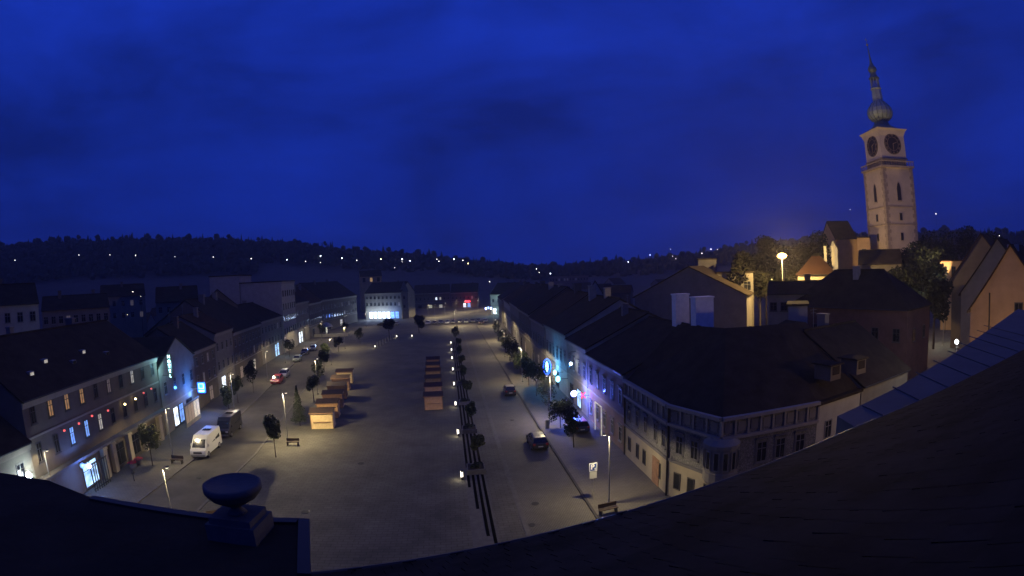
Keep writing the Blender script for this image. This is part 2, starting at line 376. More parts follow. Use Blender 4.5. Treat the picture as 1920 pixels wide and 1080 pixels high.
def building(name, label, P0, P1, D, eave, ridge, wm, rm, cols=0, floors=(), ww=1.0, roof='side', lit=None, base=0.0, kind='cross',
             fm='frame_white', door=None, cornice=True, chim=(), over=.35, hip=0.0, group=None, cat='building', shop=None, band=None, ground_mat=None, dormers=(), skip=()):
    P0 = Vector((P0[0], P0[1], base)); P1 = Vector((P1[0], P1[1], base)); d = P1-P0; Ln = d.length; rz = math.atan2(d.y, d.x)
    t = empty(name, P0, rz, label, cat, group)
    e = eave-base; r = ridge-base; b = MB()
    if roof == 'side':
        b.box(0, Ln, 0, D, -3, e)
        if hip == 0:
            b.extx([(0.02, e), (D-.02, e), (D/2, r-.12)], .003, Ln-.003)
    elif roof == 'front':
        b.box(0, Ln, 0, D, -3, e)
        b.add([(0, 0, e), (Ln, 0, e), (Ln/2, 0, r), (0, D, e), (Ln, D, e), (Ln/2, D, r)], [(0, 1, 2), (5, 4, 3)])
    else: b.box(0, Ln, 0, D, -3, e)
    b.build('wall', wm, t)
    if roof == 'side':
        o = over; sl = (r-e)/(D/2); z0 = e - o*sl*.3
        m = MB()
        if hip == 0:
            m.extx([(-o, e-.02), (-o, e+.16), (D/2, r+.16), (D+o, e+.16), (D+o, e-.02), (D/2, r-.05)], -.12, Ln+.12)
        else:
            h = hip
            vs = [(-o, -o, e+.003), (Ln+o, -o, e+.003), (Ln+o, D+o, e+.003), (-o, D+o, e+.003), (-o, -o, e+.14), (Ln+o, -o, e+.14), (Ln+o, D+o, e+.14), (-o, D+o, e+.14), (h, D/2, r), (Ln-h, D/2, r)]
            m.add(vs, [(3, 2, 1, 0), (0, 1, 5, 4), (1, 2, 6, 5), (2, 3, 7, 6), (3, 0, 4, 7), (4, 5, 9, 8), (5, 6, 9), (6, 7, 8, 9), (7, 4, 8)])
        rf = m.build('roof', rm, t)
        m = MB(); m.tube((.0+hip, D/2, r+.17 if hip == 0 else r), (Ln-hip, D/2, r+.17 if hip == 0 else r), .13, n=6); m.build('ridge_cap', rm, rf)
        m = MB(); m.tube((0, -o-.02, e+.06), (Ln, -o-.02, e+.06), .08, n=6); m.build('gutter', 'metal_dark', rf)
    elif roof == 'front':
        m = MB(); o = over
        for s in (0, 1):
            xa, xb = (-o, Ln/2) if s == 0 else (Ln+o, Ln/2)
            za = e - o*(r-e)/(Ln/2)
            vs = [(xa, -.2, za+.02), (xb, -.2, r+.02), (xb, -.2, r+.2), (xa, -.2, za+.2), (xa, D+.2, za+.02), (xb, D+.2, r+.02), (xb, D+.2, r+.2), (xa, D+.2, za+.2)]
            m.add(vs, [(0, 1, 2, 3), (7, 6, 5, 4), (0, 4, 5, 1), (3, 2, 6, 7), (0, 3, 7, 4), (1, 5, 6, 2)])
        rf = m.build('roof', rm, t)
    else:
        m = MB(); m.box(-.2, Ln+.2, -.2, D+.2, e+.003, e+.25); rf = m.build('roof', rm, t)
    if cornice:
        m = MB(); m.box(-.05, Ln+.05, -.22, -.003, e-.35, e-.06); m.box(-.02, Ln+.02, -.12, -.003, e-.55, e-.353); m.build('cornice', 'trim' if wm != 'plaster_dark' else 'plaster_grey', t)
    if band:
        m = MB(); m.box(0, Ln, -.08, -.003, band, band+.18); m.build('string_course', 'trim', t)
    n = 0
    for fi, fl in enumerate(floors):
        z, h = fl[0]-base, fl[1]
        if shop is not None and fi == 0: continue
        for c in range(cols):
            if (fi, c) in skip: continue
            x = Ln*(c+.5)/cols - ww/2
            pm = (lit or {}).get((fi, c), 'win_dim' if not lit and rw.random() < .05 else 'glass')
            window(t, ww, h, kind, fm, pm, (x, 0, z))
    if shop:
        for (xa, xb, h, pm) in shop:
            o = window(t, xb-xa, h, 'cross', 'frame_dark', pm, (xa, 0, .3))
    if door:
        for x, pm in door:
            m = MB(); m.box(x, x+1.2, -.06, -.003, 0, 2.4); dd = m.build('door', 'wood_brown', t)
            m = MB(); m.box(x+1.02, x+1.08, -.1, -.062, 1.0, 1.2); m.build('handle', 'metal_grey', dd)
    rr_ = random.Random(label)
    if roof == 'side' and not chim and cols and Ln > 8 and hip == 0:
        chim = tuple((Ln*u + rr_.uniform(-.8, .8), D/2 + rr_.uniform(.5, 1.6)*rr_.choice((-1, 1)), (e+r)/2+base, r+base+rr_.uniform(.6, 1.3), rr_.uniform(.6, .9), rr_.uniform(.6, 1.2), rr_.choice(('plaster_grey', 'plaster_brown', 'plaster_dark'))) for u in ((.3, .74) if Ln > 14 else (.55,)))
        x = Ln*rr_.uniform(.1, .9); m = MB(); m.tube((x, D/2, r), (x, D/2, r+2.2), .03, n=5); m.tube((x-.6, D/2, r+2.0), (x+.6, D/2, r+2.0), .02, n=4); m.tube((x-.4, D/2, r+1.7), (x+.4, D/2, r+1.7), .02, n=4)
        m.build('aerial', 'metal_grey', t)
    for (x, y, z0, z1, wx, wy, cm) in chim:
        m = MB(); m.box(x-wx/2, x+wx/2, y-wy/2, y+wy/2, z0-base, z1-base); m.box(x-wx/2-.08, x+wx/2+.08, y-wy/2-.08, y+wy/2+.08, z1-base+.003, z1-base+.15)
        m.build('chimney', cm, t)
    for (x, y, z, wd) in dormers:
        m = MB(); m.box(x-wd/2, x+wd/2, y, y+1.6, z-base, z-base+1.0)
        dm = m.build('dormer', 'stone_pale', t)
        m = MB(); m.extx([(0, 0), (1.9, .0), (1.9, .12), (0, .12)], -wd/2-.15, wd/2+.15); q = m.build('dormer_roof', rm, dm); q.location = (x, y-.2, z-base+1.0)
        m = MB(); m.box(x-wd/2+.15, x+wd/2-.15, y-.04, y-.003, z-base+.15, z-base+.85); m.build('dormer_window', 'glass', dm)
    return t, Ln
def onx(px, py, X):
    v = ray(px, py); t = X / v.x; return Vector((X, v.y*t, H + v.z*t))
# ------------------------------------------------------------------ left side of the square
hotel, hl = building('hotel_building', 'long plain hotel facade with warm and blue lit windows under a broad dark roof', (-36.3, 33.2), (-38.2, 60.6), 15, 10.4, 15.2, 'plaster_brown', 'roof_dark', 10,
    [(0, 0), (5.0, 1.75), (8.35, 1.55)], .82, lit={(1, 2): 'win_blue', (1, 3): 'win_blue', (1, 4): 'win_pale', (2, 1): 'win_orange', (2, 2): 'win_orange', (2, 3): 'win_orange', (2, 5): 'win_dim', (2, 7): 'win_pale'},
    shop=[(7.4, 10.2, 2.5, 'shop_blue'), (14.0, 16.4, 2.5, 'glass'), (18.0, 20.2, 2.5, 'glass'), (22, 24.6, 2.4, 'glass')], band=7.2, fm='frame_dark')
m = MB()
m.box(0, hl, -.9, -.006, 3.55, 3.8); m.build('canopy_ledge', 'plaster_dark', hotel)
for x in (11.2, 13.1, 16.9, 20.8, 25.2):
    m = MB(); m.box(x, x+.75, -.55, -.012, 0, 3.545); m.box(x-.1, x+.85, -.65, -.012, 3.1, 3.3); m.build('pier', 'plaster_cream', hotel)
for i, (px, py) in enumerate(((117, 807), (147, 794), (174, 780), (207, 770), (242, 758), (264, 748), (281, 737), (297, 729))):
    p = onx(px, py, -36.4); lx = (p.y-33.2)
    m = MB(); m.lathe([(.03, -.1), (.11, -.08), (.12, .05), (.03, .1)], 8, lx, -.5)
    b = m.build('wall_lamp', 'led_red' if i < 4 or i > 5 else 'bulb_far_gold', hotel)
    m = MB(); m.tube((lx, 0, p.z+.16), (lx, -.5, p.z+.12), .025, n=5); m.build('bracket', 'metal_dark', hotel); b.location.z = p.z
for k in range(5):     # roof windows; the pale panes glow in place of reflected light
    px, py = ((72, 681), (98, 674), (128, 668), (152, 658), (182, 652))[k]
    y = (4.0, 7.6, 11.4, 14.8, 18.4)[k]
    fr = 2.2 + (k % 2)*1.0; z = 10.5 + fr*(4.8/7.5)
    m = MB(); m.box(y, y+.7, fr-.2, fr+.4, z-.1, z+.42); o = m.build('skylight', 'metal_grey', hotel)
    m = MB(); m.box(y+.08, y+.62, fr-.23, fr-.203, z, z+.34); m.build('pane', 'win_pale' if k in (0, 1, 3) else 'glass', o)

lowb, _ = building('low_building', 'pale low building left of the hotel with a bright wall lamp', (-35.2, 12), (-36.0, 33.0), 12, 7.1, 10.5, 'plaster_grey', 'roof_dark', 6, [(0.8, 1.8), (4.4, 1.5)], 1.1)
m = MB(); m.lathe([(.05, -.3), (.24, -.2), (.27, .05), (.12, .28)], 12, 19.6, -.55)
p = onx(73, 885, -35.0); bb = m.build('wall_lamp', 'bulb_cold', lowb); bb.location.z = p.z
m = MB(); m.tube((19.6, 0, p.z+.35), (19.6, -.55, p.z+.3), .03, n=5); m.build('bracket', 'metal_dark', lowb)
light(lowb, (19.6, -1.0, p.z), 420, (.70, .88, 1.0), .15)

inn, _ = building('gabled_house', 'pale gabled house behind the vertical lit sign on the left side', (-38.2, 60.9), (-39.8, 74.4), 14, 9.0, 12.2, 'plaster_grey', 'roof_dark', 4,
    [(0, 0), (5.2, 1.7)], 1.0, roof='front', cornice=False, shop=[(3.2, 5.0, 2.7, 'shop_white'), (5.4, 7.2, 2.7, 'win_blue'), (8.5, 11, 2.7, 'glass')], band=3.6)
# projecting vertical sign with five box letters
s = empty('hotel_sign', (-36.7, 61.6, 7.55), 0, 'vertical projecting sign reading HOTEL in white cyan box letters', 'sign')
m = MB(); m.box(-.34, .34, -.05, .05, 0, 3.15); m.build('sign_board', 'metal_dark', s)
m = MB(); m.tube((-.3, 0, .4), (-1.3, 0, .4), .04, n=6); m.tube((-.3, 0, 2.8), (-1.3, 0, 2.8), .04, n=6); m.build('bracket', 'metal_dark', s)
for i, ch in enumerate('HOTEL'):
    text('letter', ch, .56, 'sign_hotel', s, (0, -.10, 2.82-.62*i), (R(90), 0, 0), .03, .012)
light(s, (0, -.7, 1.7), 430, (.35, .80, 1.0), .4)
s = empty('bank_sign', (-37.6, 72.0, 3.5), R(8), 'square glowing blue cyan sign projecting above the shop front', 'sign')
m = MB(); m.box(-.62, .62, -.09, .09, 0, 1.55); m.build('sign_box', 'sign_deepblue', s)
m = MB(); m.box(-.42, .42, -.13, -.093, .62, .72); m.box(-.42, .42, -.13, -.093, 1.30, 1.40); m.box(-.42, -.32, -.13, -.093, .721, 1.299); m.box(.32, .42, -.13, -.093, .721, 1.299)
m.box(-.46, .46, -.13, -.093, .14, .42); m.build('emblem', 'sign_cyan', s)
m = MB(); m.tube((-.6, 0, .8), (-1.7, 0, .8), .05, n=6); m.build('bracket', 'metal_dark', s)
light(s, (.2, -.9, .8), 1300, (.04, .20, 1.0), .4); light(s, (-1.6, -.2, -.2), 90, (.3, .6, 1.0), .4)
# the glass porch of the bank
s = empty('glass_porch', (-36.9, 64.6, .1), R(97), 'glazed shop porch with vertical panes and white rail below the blue sign', 'porch')
for k in range(5):
    m = MB(); m.box(k*1.2, k*1.2+1.12, -.04, 0, .6, 2.9); m.build('pane', 'win_dim' if k < 3 else 'win_pale', s)
m = MB(); m.box(-.1, 6.1, -.1, .1, 2.95, 3.15)
for k in range(6): m.box(k*1.2-.08, k*1.2-.003, -.06, .04, 0, 2.945)
m.build('frame', 'metal_grey', s)
m = MB(); m.box(-.1, 6.1, -.06, .04, 0, .55); m.build('sill', 'stone_pale', s)
# blue round lamps beside the barred lit entrance
for i, (px, py) in enumerate(((154, 873), (167, 874))):
    p = onx(px, py, -35.3); s = empty('wall_lantern', p, 0, ('violet blue', 'bright white blue')[i] + ' round lantern left of the barred entrance of the long facade', 'lantern', 'round blue lanterns by the entrance')
    m = MB(); m.lathe([(.04, -.26), (.2, -.18), (.26, 0), (.2, .18), (.04, .26)], 12); m.build('globe', ('win_blue', 'sign_violet')[i], s)
    m = MB(); m.tube((-.1, 0, .2), (-1.1, 0, .3), .03, n=5); m.build('bracket', 'metal_dark', s)
    light(s, (.5, -.2, .1), (180, 420)[i], (.12, .25, 1.0), .2)
g_ = empty('entrance_gate', (-35.6, 40.6, .1), R(92), 'tall barred gate lit blue from behind at the foot of the long facade', 'gate')
for k in range(8):
    m = MB(); m.box(k*.42, k*.42+.08, -.04, .04, 0, 2.7); m.build('bar', 'metal_dark', g_)
m = MB(); m.box(-.06, 3.1, -.06, .06, 2.703, 2.82); m.box(-.06, 3.1, .045, .10, .2, .3); m.build('frame', 'metal_dark', g_)
light(g_, (1.5, 1.2, 1.4), 25, (.25, .5, 1.0), .4)
# flower tubs with red flowers
for i, (px, py) in enumerate(((197, 872), (231, 868))):
    p = on(px, py, .1); p.x = max(p.x, -35.6); s = empty('flower_tub', (p.x, p.y, .1), 0, ('red flowers in a low tub nearer the barred gate', 'red flowers in a low tub between the pale piers')[i], 'flower tub', 'flower tubs by the arcade')
    m = MB(); m.lathe([(.3, 0), (.42, .1), (.5, .6)], 12); m.build('tub', 'planter_stone', s)
    m = MB()
    for k in range(90):
        a = rnd.random()*6.28; r = rnd.random()**.5*.6; z = .62 + (.6-r)*.5*rnd.random()
        c = Vector((r*math.cos(a), r*math.sin(a), z)); q = .07
        m.add([c+Vector((-q, 0, 0)), c+Vector((0, -q, .03)), c+Vector((q, 0, 0)), c+Vector((0, q, .05))], [(0, 1, 2, 3)])
    m.build('flowers', 'flower', s)

def gap(a, b): return a
building('town_house', 'narrow town house with a small stepped attic, first beyond the gabled house', (-40.0, 74.7), (-41.3, 85.8), 12, 9.2, 13, 'plaster_brown', 'roof_dark', 4, [(0, 0), (3.9, 1.5), (6.8, 1.4)], .9, shop=[(6.0, 8, 2.4, 'win_dim')], band=3.4)
tb, _ = building('town_house', 'town house with a raised attic gable and brightly lit shop door, left side', (-41.4, 86.1), (-42.6, 97.2), 13, 10.8, 14, 'plaster_grey', 'roof_brown', 4, [(0, 0), (4.2, 1.6), (7.6, 1.5)], .95, shop=[(2.0, 4.4, 2.6, 'shop_white'), (6, 8.4, 2.6, 'win_dim')], band=3.6)
light(tb, (3.2, -1.6, 2.2), 60, (.9, .9, 1.0), .3)
building('town_house', 'wide two storey house under a very large dark roof, left side', (-42.7, 97.5), (-44.6, 119), 20, 9.8, 16.5, 'plaster_brown', 'roof_dark', 8, [(0, 0), (4.0, 1.6), (7.0, 1.5)], .95, shop=[(3, 5, 2.4, 'win_dim'), (13, 15, 2.4, 'win_pale')], band=3.5)
tb, _ = building('town_house', 'grey two storey house with a cold blue lit shop window beside the tall white block', (-44.7, 119.4), (-45.6, 138.6), 16, 10.2, 14, 'plaster_grey', 'roof_dark', 7, [(0, 0), (4.0, 1.7), (7.2, 1.6)], 1.0, shop=[(11.0, 12.6, 3.2, 'shop_blue'), (13.2, 14.8, 3.4, 'shop_blue')], band=3.8)
light(tb, (13, -2.2, 2.2), 160, (.45, .7, 1.0), .5)
building('tall_block', 'tall flat roofed white block with many window rows rising over the left row', (-45.2, 139), (-46.6, 156.4), 12, 19.4, 20, 'plaster_white', 'roof_dark', 6, [(0, 0), (5, 1.6), (8.4, 1.6), (11.8, 1.6), (15.4, 1.6)], 1.1, roof='flat', shop=[(1, 3, 3, 'win_dim')], fm='frame_dark')
building('tall_block', 'slightly higher pale rear block behind the tall white block', (-57.4, 138), (-58.4, 150), 9, 21.6, 22, 'plaster_white', 'roof_dark', 0, roof='flat', cornice=False)
tb, _ = building('town_house', 'three storey house with two white lit doors right of the tall block', (-46.8, 157), (-47.2, 174), 14, 12.6, 16, 'plaster_grey', 'roof_dark', 5, [(0, 0), (5, 1.7), (8.8, 1.6)], 1.1, shop=[(2, 4, 3.4, 'shop_white'), (5, 6.6, 3.4, 'shop_white')], band=4)
light(tb, (4, -2.5, 2.2), 140, (.8, .88, 1.0), .4)
building('town_house', 'dim brown house on the left row near the small lit canopy', (-47.2, 174.4), (-48, 196), 16, 11.5, 17, 'plaster_brown', 'roof_brown', 7, [(0, 0), (4.6, 1.6), (8, 1.5)], 1.0, shop=[(4, 7, 2.6, 'glass')], band=3.8)
building('town_house', 'dim long house at the far end of the left row', (-48, 196.5), (-42, 240), 18, 11.8, 18.5, 'plaster_brown', 'roof_dark', 14, [(0, 0), (4.6, 1.7), (8.2, 1.6)], 1.1, shop=[(6, 9, 2.6, 'glass'), (20, 23, 2.6, 'win_pale')], band=3.8)
sb, _ = building('shop_building', 'grey building at the far left corner with a long bluish white lit shop front', (-39.5, 250), (-21.5, 243.5), 16, 12.2, 17, 'plaster_grey', 'roof_dark', 9, [(0, 0), (6.2, 1.7), (9.4, 1.5)], 1.1,
    shop=[(2+2.3*k, 3.9+2.3*k, 3.2, 'shop_white' if k < 5 else 'win_blue') for k in range(7)], band=4.6)
for k in range(5): light(sb, (3+3*k, -3.0, 2.6), 1100 if k < 4 else 900, (.55, .70, 1.0) if k < 4 else (.1, .25, 1.0), .6)
s = empty('corner_turret', (-20.2, 247, 0), 0, 'slim pointed turret at the right end of the lit far corner building', 'turret')
m = MB(); m.box(-1.9, 1.9, -1.9, 1.9, -1, 12.5); m.build('wall', 'plaster_grey', s)
m = MB(); m.lathe([(3.0, 12.503), (2.0, 14.2), (.05, 17.6)], 4, ph=R(45)); m.build('roof', 'roof_metal', s)
for z in (5, 9): window(s, 1.0, 1.6, 'cross', 'frame_white', 'glass', (-.5, -1.9, z))
# far end of the square
building('end_house', 'wide low house closing the square with two lit upper windows', (-19, 303), (1.6, 303), 14, 9.6, 14, 'plaster_brown', 'roof_dark', 9, [(0, 0), (5.4, 1.7)], 1.1, lit={(1, 5): 'shop_white', (1, 6): 'win_pale'}, shop=[(2, 4, 2.5, 'glass'), (8, 10, 2.5, 'win_pale'), (14, 16, 2.5, 'win_pale')], band=4)
eb, _ = building('end_house', 'grey house closing the square behind a red sign over a lit entrance', (2.0, 303), (17.5, 301), 14, 9.2, 14, 'plaster_brown', 'roof_dark', 7, [(0, 0), (5.4, 1.6)], 1.1, shop=[(7.0, 8.6, 2.8, 'shop_white'), (9.4, 11.2, 2.8, 'win_blue')], band=4)
s = empty('shop_sign', (11.4, 299.6, 3.6), 0, 'small red glowing sign above the far lit entrance', 'sign')
m = MB(); m.box(-1.5, 1.5, -.2, .2, 0, 1.0); m.build('sign_box', 'sign_red', s)
m = MB(); m.tube((-1.2, .2, .5), (-1.2, 1.2, .5), .06, n=5); m.tube((1.2, .2, .5), (1.2, 1.2, .5), .06, n=5); m.build('bracket', 'metal_dark', s)
light(s, (0, -1.6, .4), 300, (1, .08, .1), .4); light(s, (.6, -2, -1.8), 160, (.7, .75, 1.0), .4)
rb, _ = building('corner_shop', 'far right corner building with a long oval cyan lit sign', (20.2, 246), (34, 236), 14, 9.4, 14.5, 'plaster_white', 'roof_dark', 6, [(0, 0), (5.8, 1.6)], 1.1, shop=[(1, 3, 2.8, 'shop_white'), (4, 6, 2.8, 'win_blue'), (8, 10, 2.8, 'shop_blue')], band=4.2)
s = empty('shop_sign', (25.2, 238.6, 5.3), R(-30), 'long pale cyan oval sign glowing on the far right corner', 'sign')
m = MB(); m.lathe([(1.5, -.12), (1.6, 0), (1.5, .12)], 24, sx=1.35, sy=.5); o = m.build('sign_box', 'sign_hotel', s); o.rotation_euler = (R(90), 0, 0)
m = MB(); m.lathe([(1.5, -.1), (1.6, 0), (1.5, .1)], 24, sx=.9, sy=.3); o = m.build('sign_panel', 'shop_white', s); o.rotation_euler = (R(90), 0, 0); o.location = (0, 0, -1.5)
light(s, (0, -1.8, 0), 2600, (.5, .9, 1.0), .6)
s = empty('shop_sign', (18.6, 241, 3.3), 0, 'violet white glowing sign panels just left of the cyan oval sign', 'sign')
for k, mt_ in enumerate(('sign_violet', 'shop_blue', 'sign_violet')):
    m = MB(); m.box(-1.6+1.2*k, -.8+1.2*k, -.1, .1, -.5+.35*(k % 2), .5+.35*(k % 2)); m.build('panel', mt_, s)
m = MB(); m.box(-1.7, 1.8, .105, .25, -.1, .1); m.tube((0, .2, -3.2), (0, .2, 0), .08, n=6); m.build('frame', 'metal_dark', s)
light(s, (0, -1.6, 0), 300, (.35, .45, 1.0), .5)

# ------------------------------------------------------------------ right side
RW = [((17.2, 63.8), (17.2, 49.4), 8.4, 12.6, 'plaster_pink', 'roof_dark', 5, 'pinkish house next to the painted corner house with two tall pale chimneys'),
      ((17.2, 75.2), (17.2, 64.1), 9.0, 13.2, 'plaster_grey', 'roof_dark', 4, 'grey house lit violet by the shop signs on the right row'),
      ((17.2, 92.4), (17.2, 75.5), 9.6, 14.5, 'plaster_white', 'roof_dark', 6, 'pale house with a raised parapet behind the blue oval sign'),
      ((17.6, 112), (17.2, 92.8), 9.4, 14.8, 'plaster_grey', 'roof_brown', 6, 'grey house fourth from the painted corner house on the right row'),
      ((18.2, 134), (17.6, 112.4), 9.8, 15.5, 'plaster_brown', 'roof_dark', 7, 'brownish house fifth from the painted corner house on the right row'),
      ((19.4, 163), (18.2, 134.5), 10.0, 15.5, 'plaster_grey', 'roof_dark', 9, 'long grey house in the farther half of the right row'),
      ((20.6, 192), (19.4, 163.5), 9.4, 15.0, 'plaster_white', 'roof_brown', 9, 'last pale house of the right row before the crossing'),
      ((22, 228), (20.6, 200), 9.0, 14.0, 'plaster_grey', 'roof_dark', 8, 'grey house beyond the crossing next to the cyan lit corner')]
for i, (a, b, e, r, wm, rm, c, lab) in enumerate(RW):
    Ln = abs(a[1]-b[1]); ch = ()
    if i == 0: ch = ((9.4, 8.6, 10.5, 15.9, 1.1, 1.7, 'chimney_white'), (13.2, 9.4, 10.5, 15.7, 1.2, 2.2, 'chimney_white'))
    elif i in (2, 4): ch = ((Ln*.3, 7.5, 12.5, 16.3, .8, 1.2, 'stone_pale'), (Ln*.62, 8.5, 12.5, 16, .8, 1.0, 'stone_pale'))
    elif i in (3, 5): ch = ((Ln*.5, 8.5, 12.5, 16.4, .8, 1.4, 'plaster_brown'),)
    building('town_house', lab, a, b, 17, e, r, wm, rm, c, [(1.0 if i == 0 else 0, 1.6), (5.0, 1.7)], 1.0, chim=ch, band=3.9,
             shop=None if i == 0 else [(Ln*.12, Ln*.12+2, 2.6, 'glass'), (Ln*.5, Ln*.5+2.2, 2.6, 'win_dim' if i > 2 else 'shop_blue' if i == 1 else 'glass')], kind='hood', cat='building')
# painted corner house: footprint follows the jog in the facade
FP = [(17.1, 49.0), (17.1, 38.2), (19.0, 32.8), (28.2, 32.74), (28.2, 52), (26, 52), (24, 49)]
pm = bpy.data.materials.new('sgraffito'); pm.use_nodes = True; n = pm.node_tree; bsd = n.nodes['Principled BSDF']; bsd.inputs['Roughness'].default_value = .9
t_ = n.nodes.new('ShaderNodeTexCoord'); v1 = n.nodes.new('ShaderNodeTexVoronoi'); v1.feature = 'DISTANCE_TO_EDGE'; v1.inputs['Scale'].default_value = 5
n1 = n.nodes.new('ShaderNodeTexNoise'); n1.inputs['Scale'].default_value = 5.5; n1.inputs['Detail'].default_value = 8; n1.inputs['Distortion'].default_value = 1.6
mm = n.nodes.new('ShaderNodeMath'); mm.operation = 'MULTIPLY'; mm.inputs[1].default_value = .55
ma = n.nodes.new('ShaderNodeMath'); ma.operation = 'ADD'
rp = n.nodes.new('ShaderNodeValToRGB'); rp.color_ramp.elements[0].position = .62; rp.color_ramp.elements[0].position = .40; rp.color_ramp.elements[0].color = (.075, .073, .065, 1); rp.color_ramp.elements[1].position = .80; rp.color_ramp.elements[1].color = (.21, .205, .18, 1)
n.links.new(t_.outputs['Object'], v1.inputs['Vector']); n.links.new(t_.outputs['Object'], n1.inputs['Vector'])
n.links.new(v1.outputs['Distance'], mm.inputs[0]); n.links.new(mm.outputs[0], ma.inputs[0]); n.links.new(n1.outputs['Fac'], ma.inputs[1])
n.links.new(ma.outputs[0], rp.inputs['Fac']); n.links.new(rp.outputs[0], bsd.inputs['Base Color']); M['sgraffito'] = pm
ph = empty('painted_house', (0, 0, 0), 0, 'corner house with dark scratched ornament above a cream ground floor and a corner oriel', 'building')
m = MB(); m.ext(FP, -2, 3.35); m.build('ground_floor_wall', 'plaster_cream', ph)
m = MB(); m.ext(FP, 3.353, 6.6); m.build('upper_wall', 'sgraffito', ph)
m = MB(); m.ext([(p[0]+.02, p[1]+.02) for p in FP], 6.603, 7.85); m.build('attic_wall', 'sgraffito', ph)
def along(a, b, name, mt, parent, z0, z1, off, thick):      # ledge along the outer face from a to b
    a = Vector((*a, 0)); b = Vector((*b, 0)); d = (b-a).normalized(); nn = Vector((-d.y, d.x, 0)) * -1
    p = [a+nn*.003, b+nn*.003, b+nn*thick, a+nn*thick]
    m = MB(); m.ext([(q.x, q.y) for q in p], z0, z1)
    return m.build(name, mt, parent)
EDG = [(FP[0], FP[1]), (FP[1], FP[2]), (FP[2], FP[3])]
for a, b in EDG:
    along(a, b, 'coping', 'trim', ph, 7.86, 8.12, 0, .35)
    along(a, b, 'cornice', 'trim', ph, 6.35, 6.58, 0, .28)
    along(a, b, 'string_course', 'plaster_dark', ph, 3.25, 3.5, 0, .14)
    av = Vector((*a, 0)); bv = Vector((*b, 0)); ln = (bv-av).length; d = (bv-av).normalized(); nn = Vector((-d.y, d.x, 0))*-1; k = int(ln/1.15)
    for i in range(k+1):                                   # attic pilasters and blind panels
        c = av + d*(ln*i/k)
        m = MB(); m.box(-.09, .09, -.13, -.003, 6.62, 7.83); o = m.build('attic_pilaster', 'trim', ph); o.location = (c.x, c.y, 0); o.rotation_euler = (0, 0, math.atan2(d.y, d.x))
        if i < k:
            c = c + d*(ln/k/2); m = MB(); m.box(-.33, .33, -.05, -.003, 6.85, 7.6); o = m.build('attic_panel', 'plaster_grey' if i % 2 else 'plaster_dark', ph); o.location = (c.x, c.y, 0); o.rotation_euler = (0, 0, math.atan2(d.y, d.x))
def pwin(a, b, s, z, w, h, kind, fm, pmn):
    av = Vector((*a, 0)); bv = Vector((*b, 0)); d = (bv-av).normalized(); c = av + d*s
    window(ph, w, h, kind, fm, pmn, (c.x, c.y, z), math.atan2(d.y, d.x))
# facade x runs south along the square: a -> b has its outside on the right hand of the walking direction, so window() faces out
for s_ in (.9, 3.2, 5.0, 8.6): pwin(FP[0], FP[1], s_, .95, .8, 1.45, 'plain', 'frame_dark', 'glass')
for s_ in (.7, 3.0, 5.2, 7.6, 9.4): pwin(FP[0], FP[1], s_, 4.1, .85, 1.6, 'hood', 'plaster_dark', 'glass')
for s_ in (.8, 2.4, 4.2): pwin(FP[1], FP[2], s_, .95, .8, 1.5, 'plain', 'frame_dark', 'glass')
for s_ in (.9, 2.6): pwin(FP[1], FP[2], s_, 4.1, .85, 1.6, 'hood', 'plaster_dark', 'glass')
for s_ in (3.2, 5.0, 7.0): pwin(FP[2], FP[3], s_, 4.0, 1.0, 1.7, 'hood', 'plaster_dark', 'glass')
for s_ in (2.6, 5.0, 7.4): pwin(FP[2], FP[3], s_, .9, .9, 1.5, 'plain', 'frame_dark', 'glass')
dd = MB(); dd.box(17.04, 17.097, 40.0, 41.5, 0, 2.6); dd.build('door', 'wood_brown', ph)
m = MB(); m.tube((17.0, 38.1, 0), (17.0, 38.1, 8.0), .09, n=8); m.build('downpipe', 'metal_dark', ph)
m = MB(); m.tube((17.02, 49.1, 0), (17.02, 49.1, 8.0), .08, n=8); m.build('downpipe', 'metal_dark', ph)
m = MB(); m.lathe([(.3, 2.5), (1.1, 2.9), (1.35, 3.3), (1.35, 4.0), (1.28, 4.05), (1.28, 5.9), (1.42, 5.95), (1.42, 6.2), (.9, 6.5)], 16, 19.15, 32.95); ori = m.build('oriel', 'plaster_grey', ph)
for k in range(6):
    a = R(165 + k*30); window_r = 1.30; c = Vector((19.15+window_r*math.cos(a), 32.95+window_r*math.sin(a), 4.25))
    f, p_, fc, pc = window_mesh(.5, 1.5, 'plain')
    m_ = f.mesh('oriel_window'); m_.materials.append(M['plaster_grey']); o = put('oriel_window', m_, ori, (c.x, c.y, c.z), a+R(90)); o.location = c + Vector((-math.sin(a), math.cos(a), 0))*-.25
    m2 = p_.mesh('pane'); m2.materials.append(M['glass']); put('pane', m2, o)
rfm = MB()
ev = [(17.35, 49.2), (17.35, 38.3), (19.2, 33.1), (28.2, 33.0), (34.5, 34.5), (34.5, 52), (26, 52), (24, 49.2)]
rv = [(23.0, 49.2, 13.2), (24.5, 42, 13.4), (30, 41.5, 13.4), (34.5, 42.5, 13.2), (34.5, 46, 13.2)]
vs = [(x, y, 8.0) for x, y in ev] + rv
rfm.add(vs, [(0, 1, 9, 8), (1, 2, 9), (2, 3, 10, 9), (3, 4, 11, 10), (4, 5, 12, 11), (5, 6, 7, 12), (7, 0, 8), (7, 8, 9, 10), (7, 10, 11, 12)])
rfo = rfm.build('roof', 'roof_dark', ph)
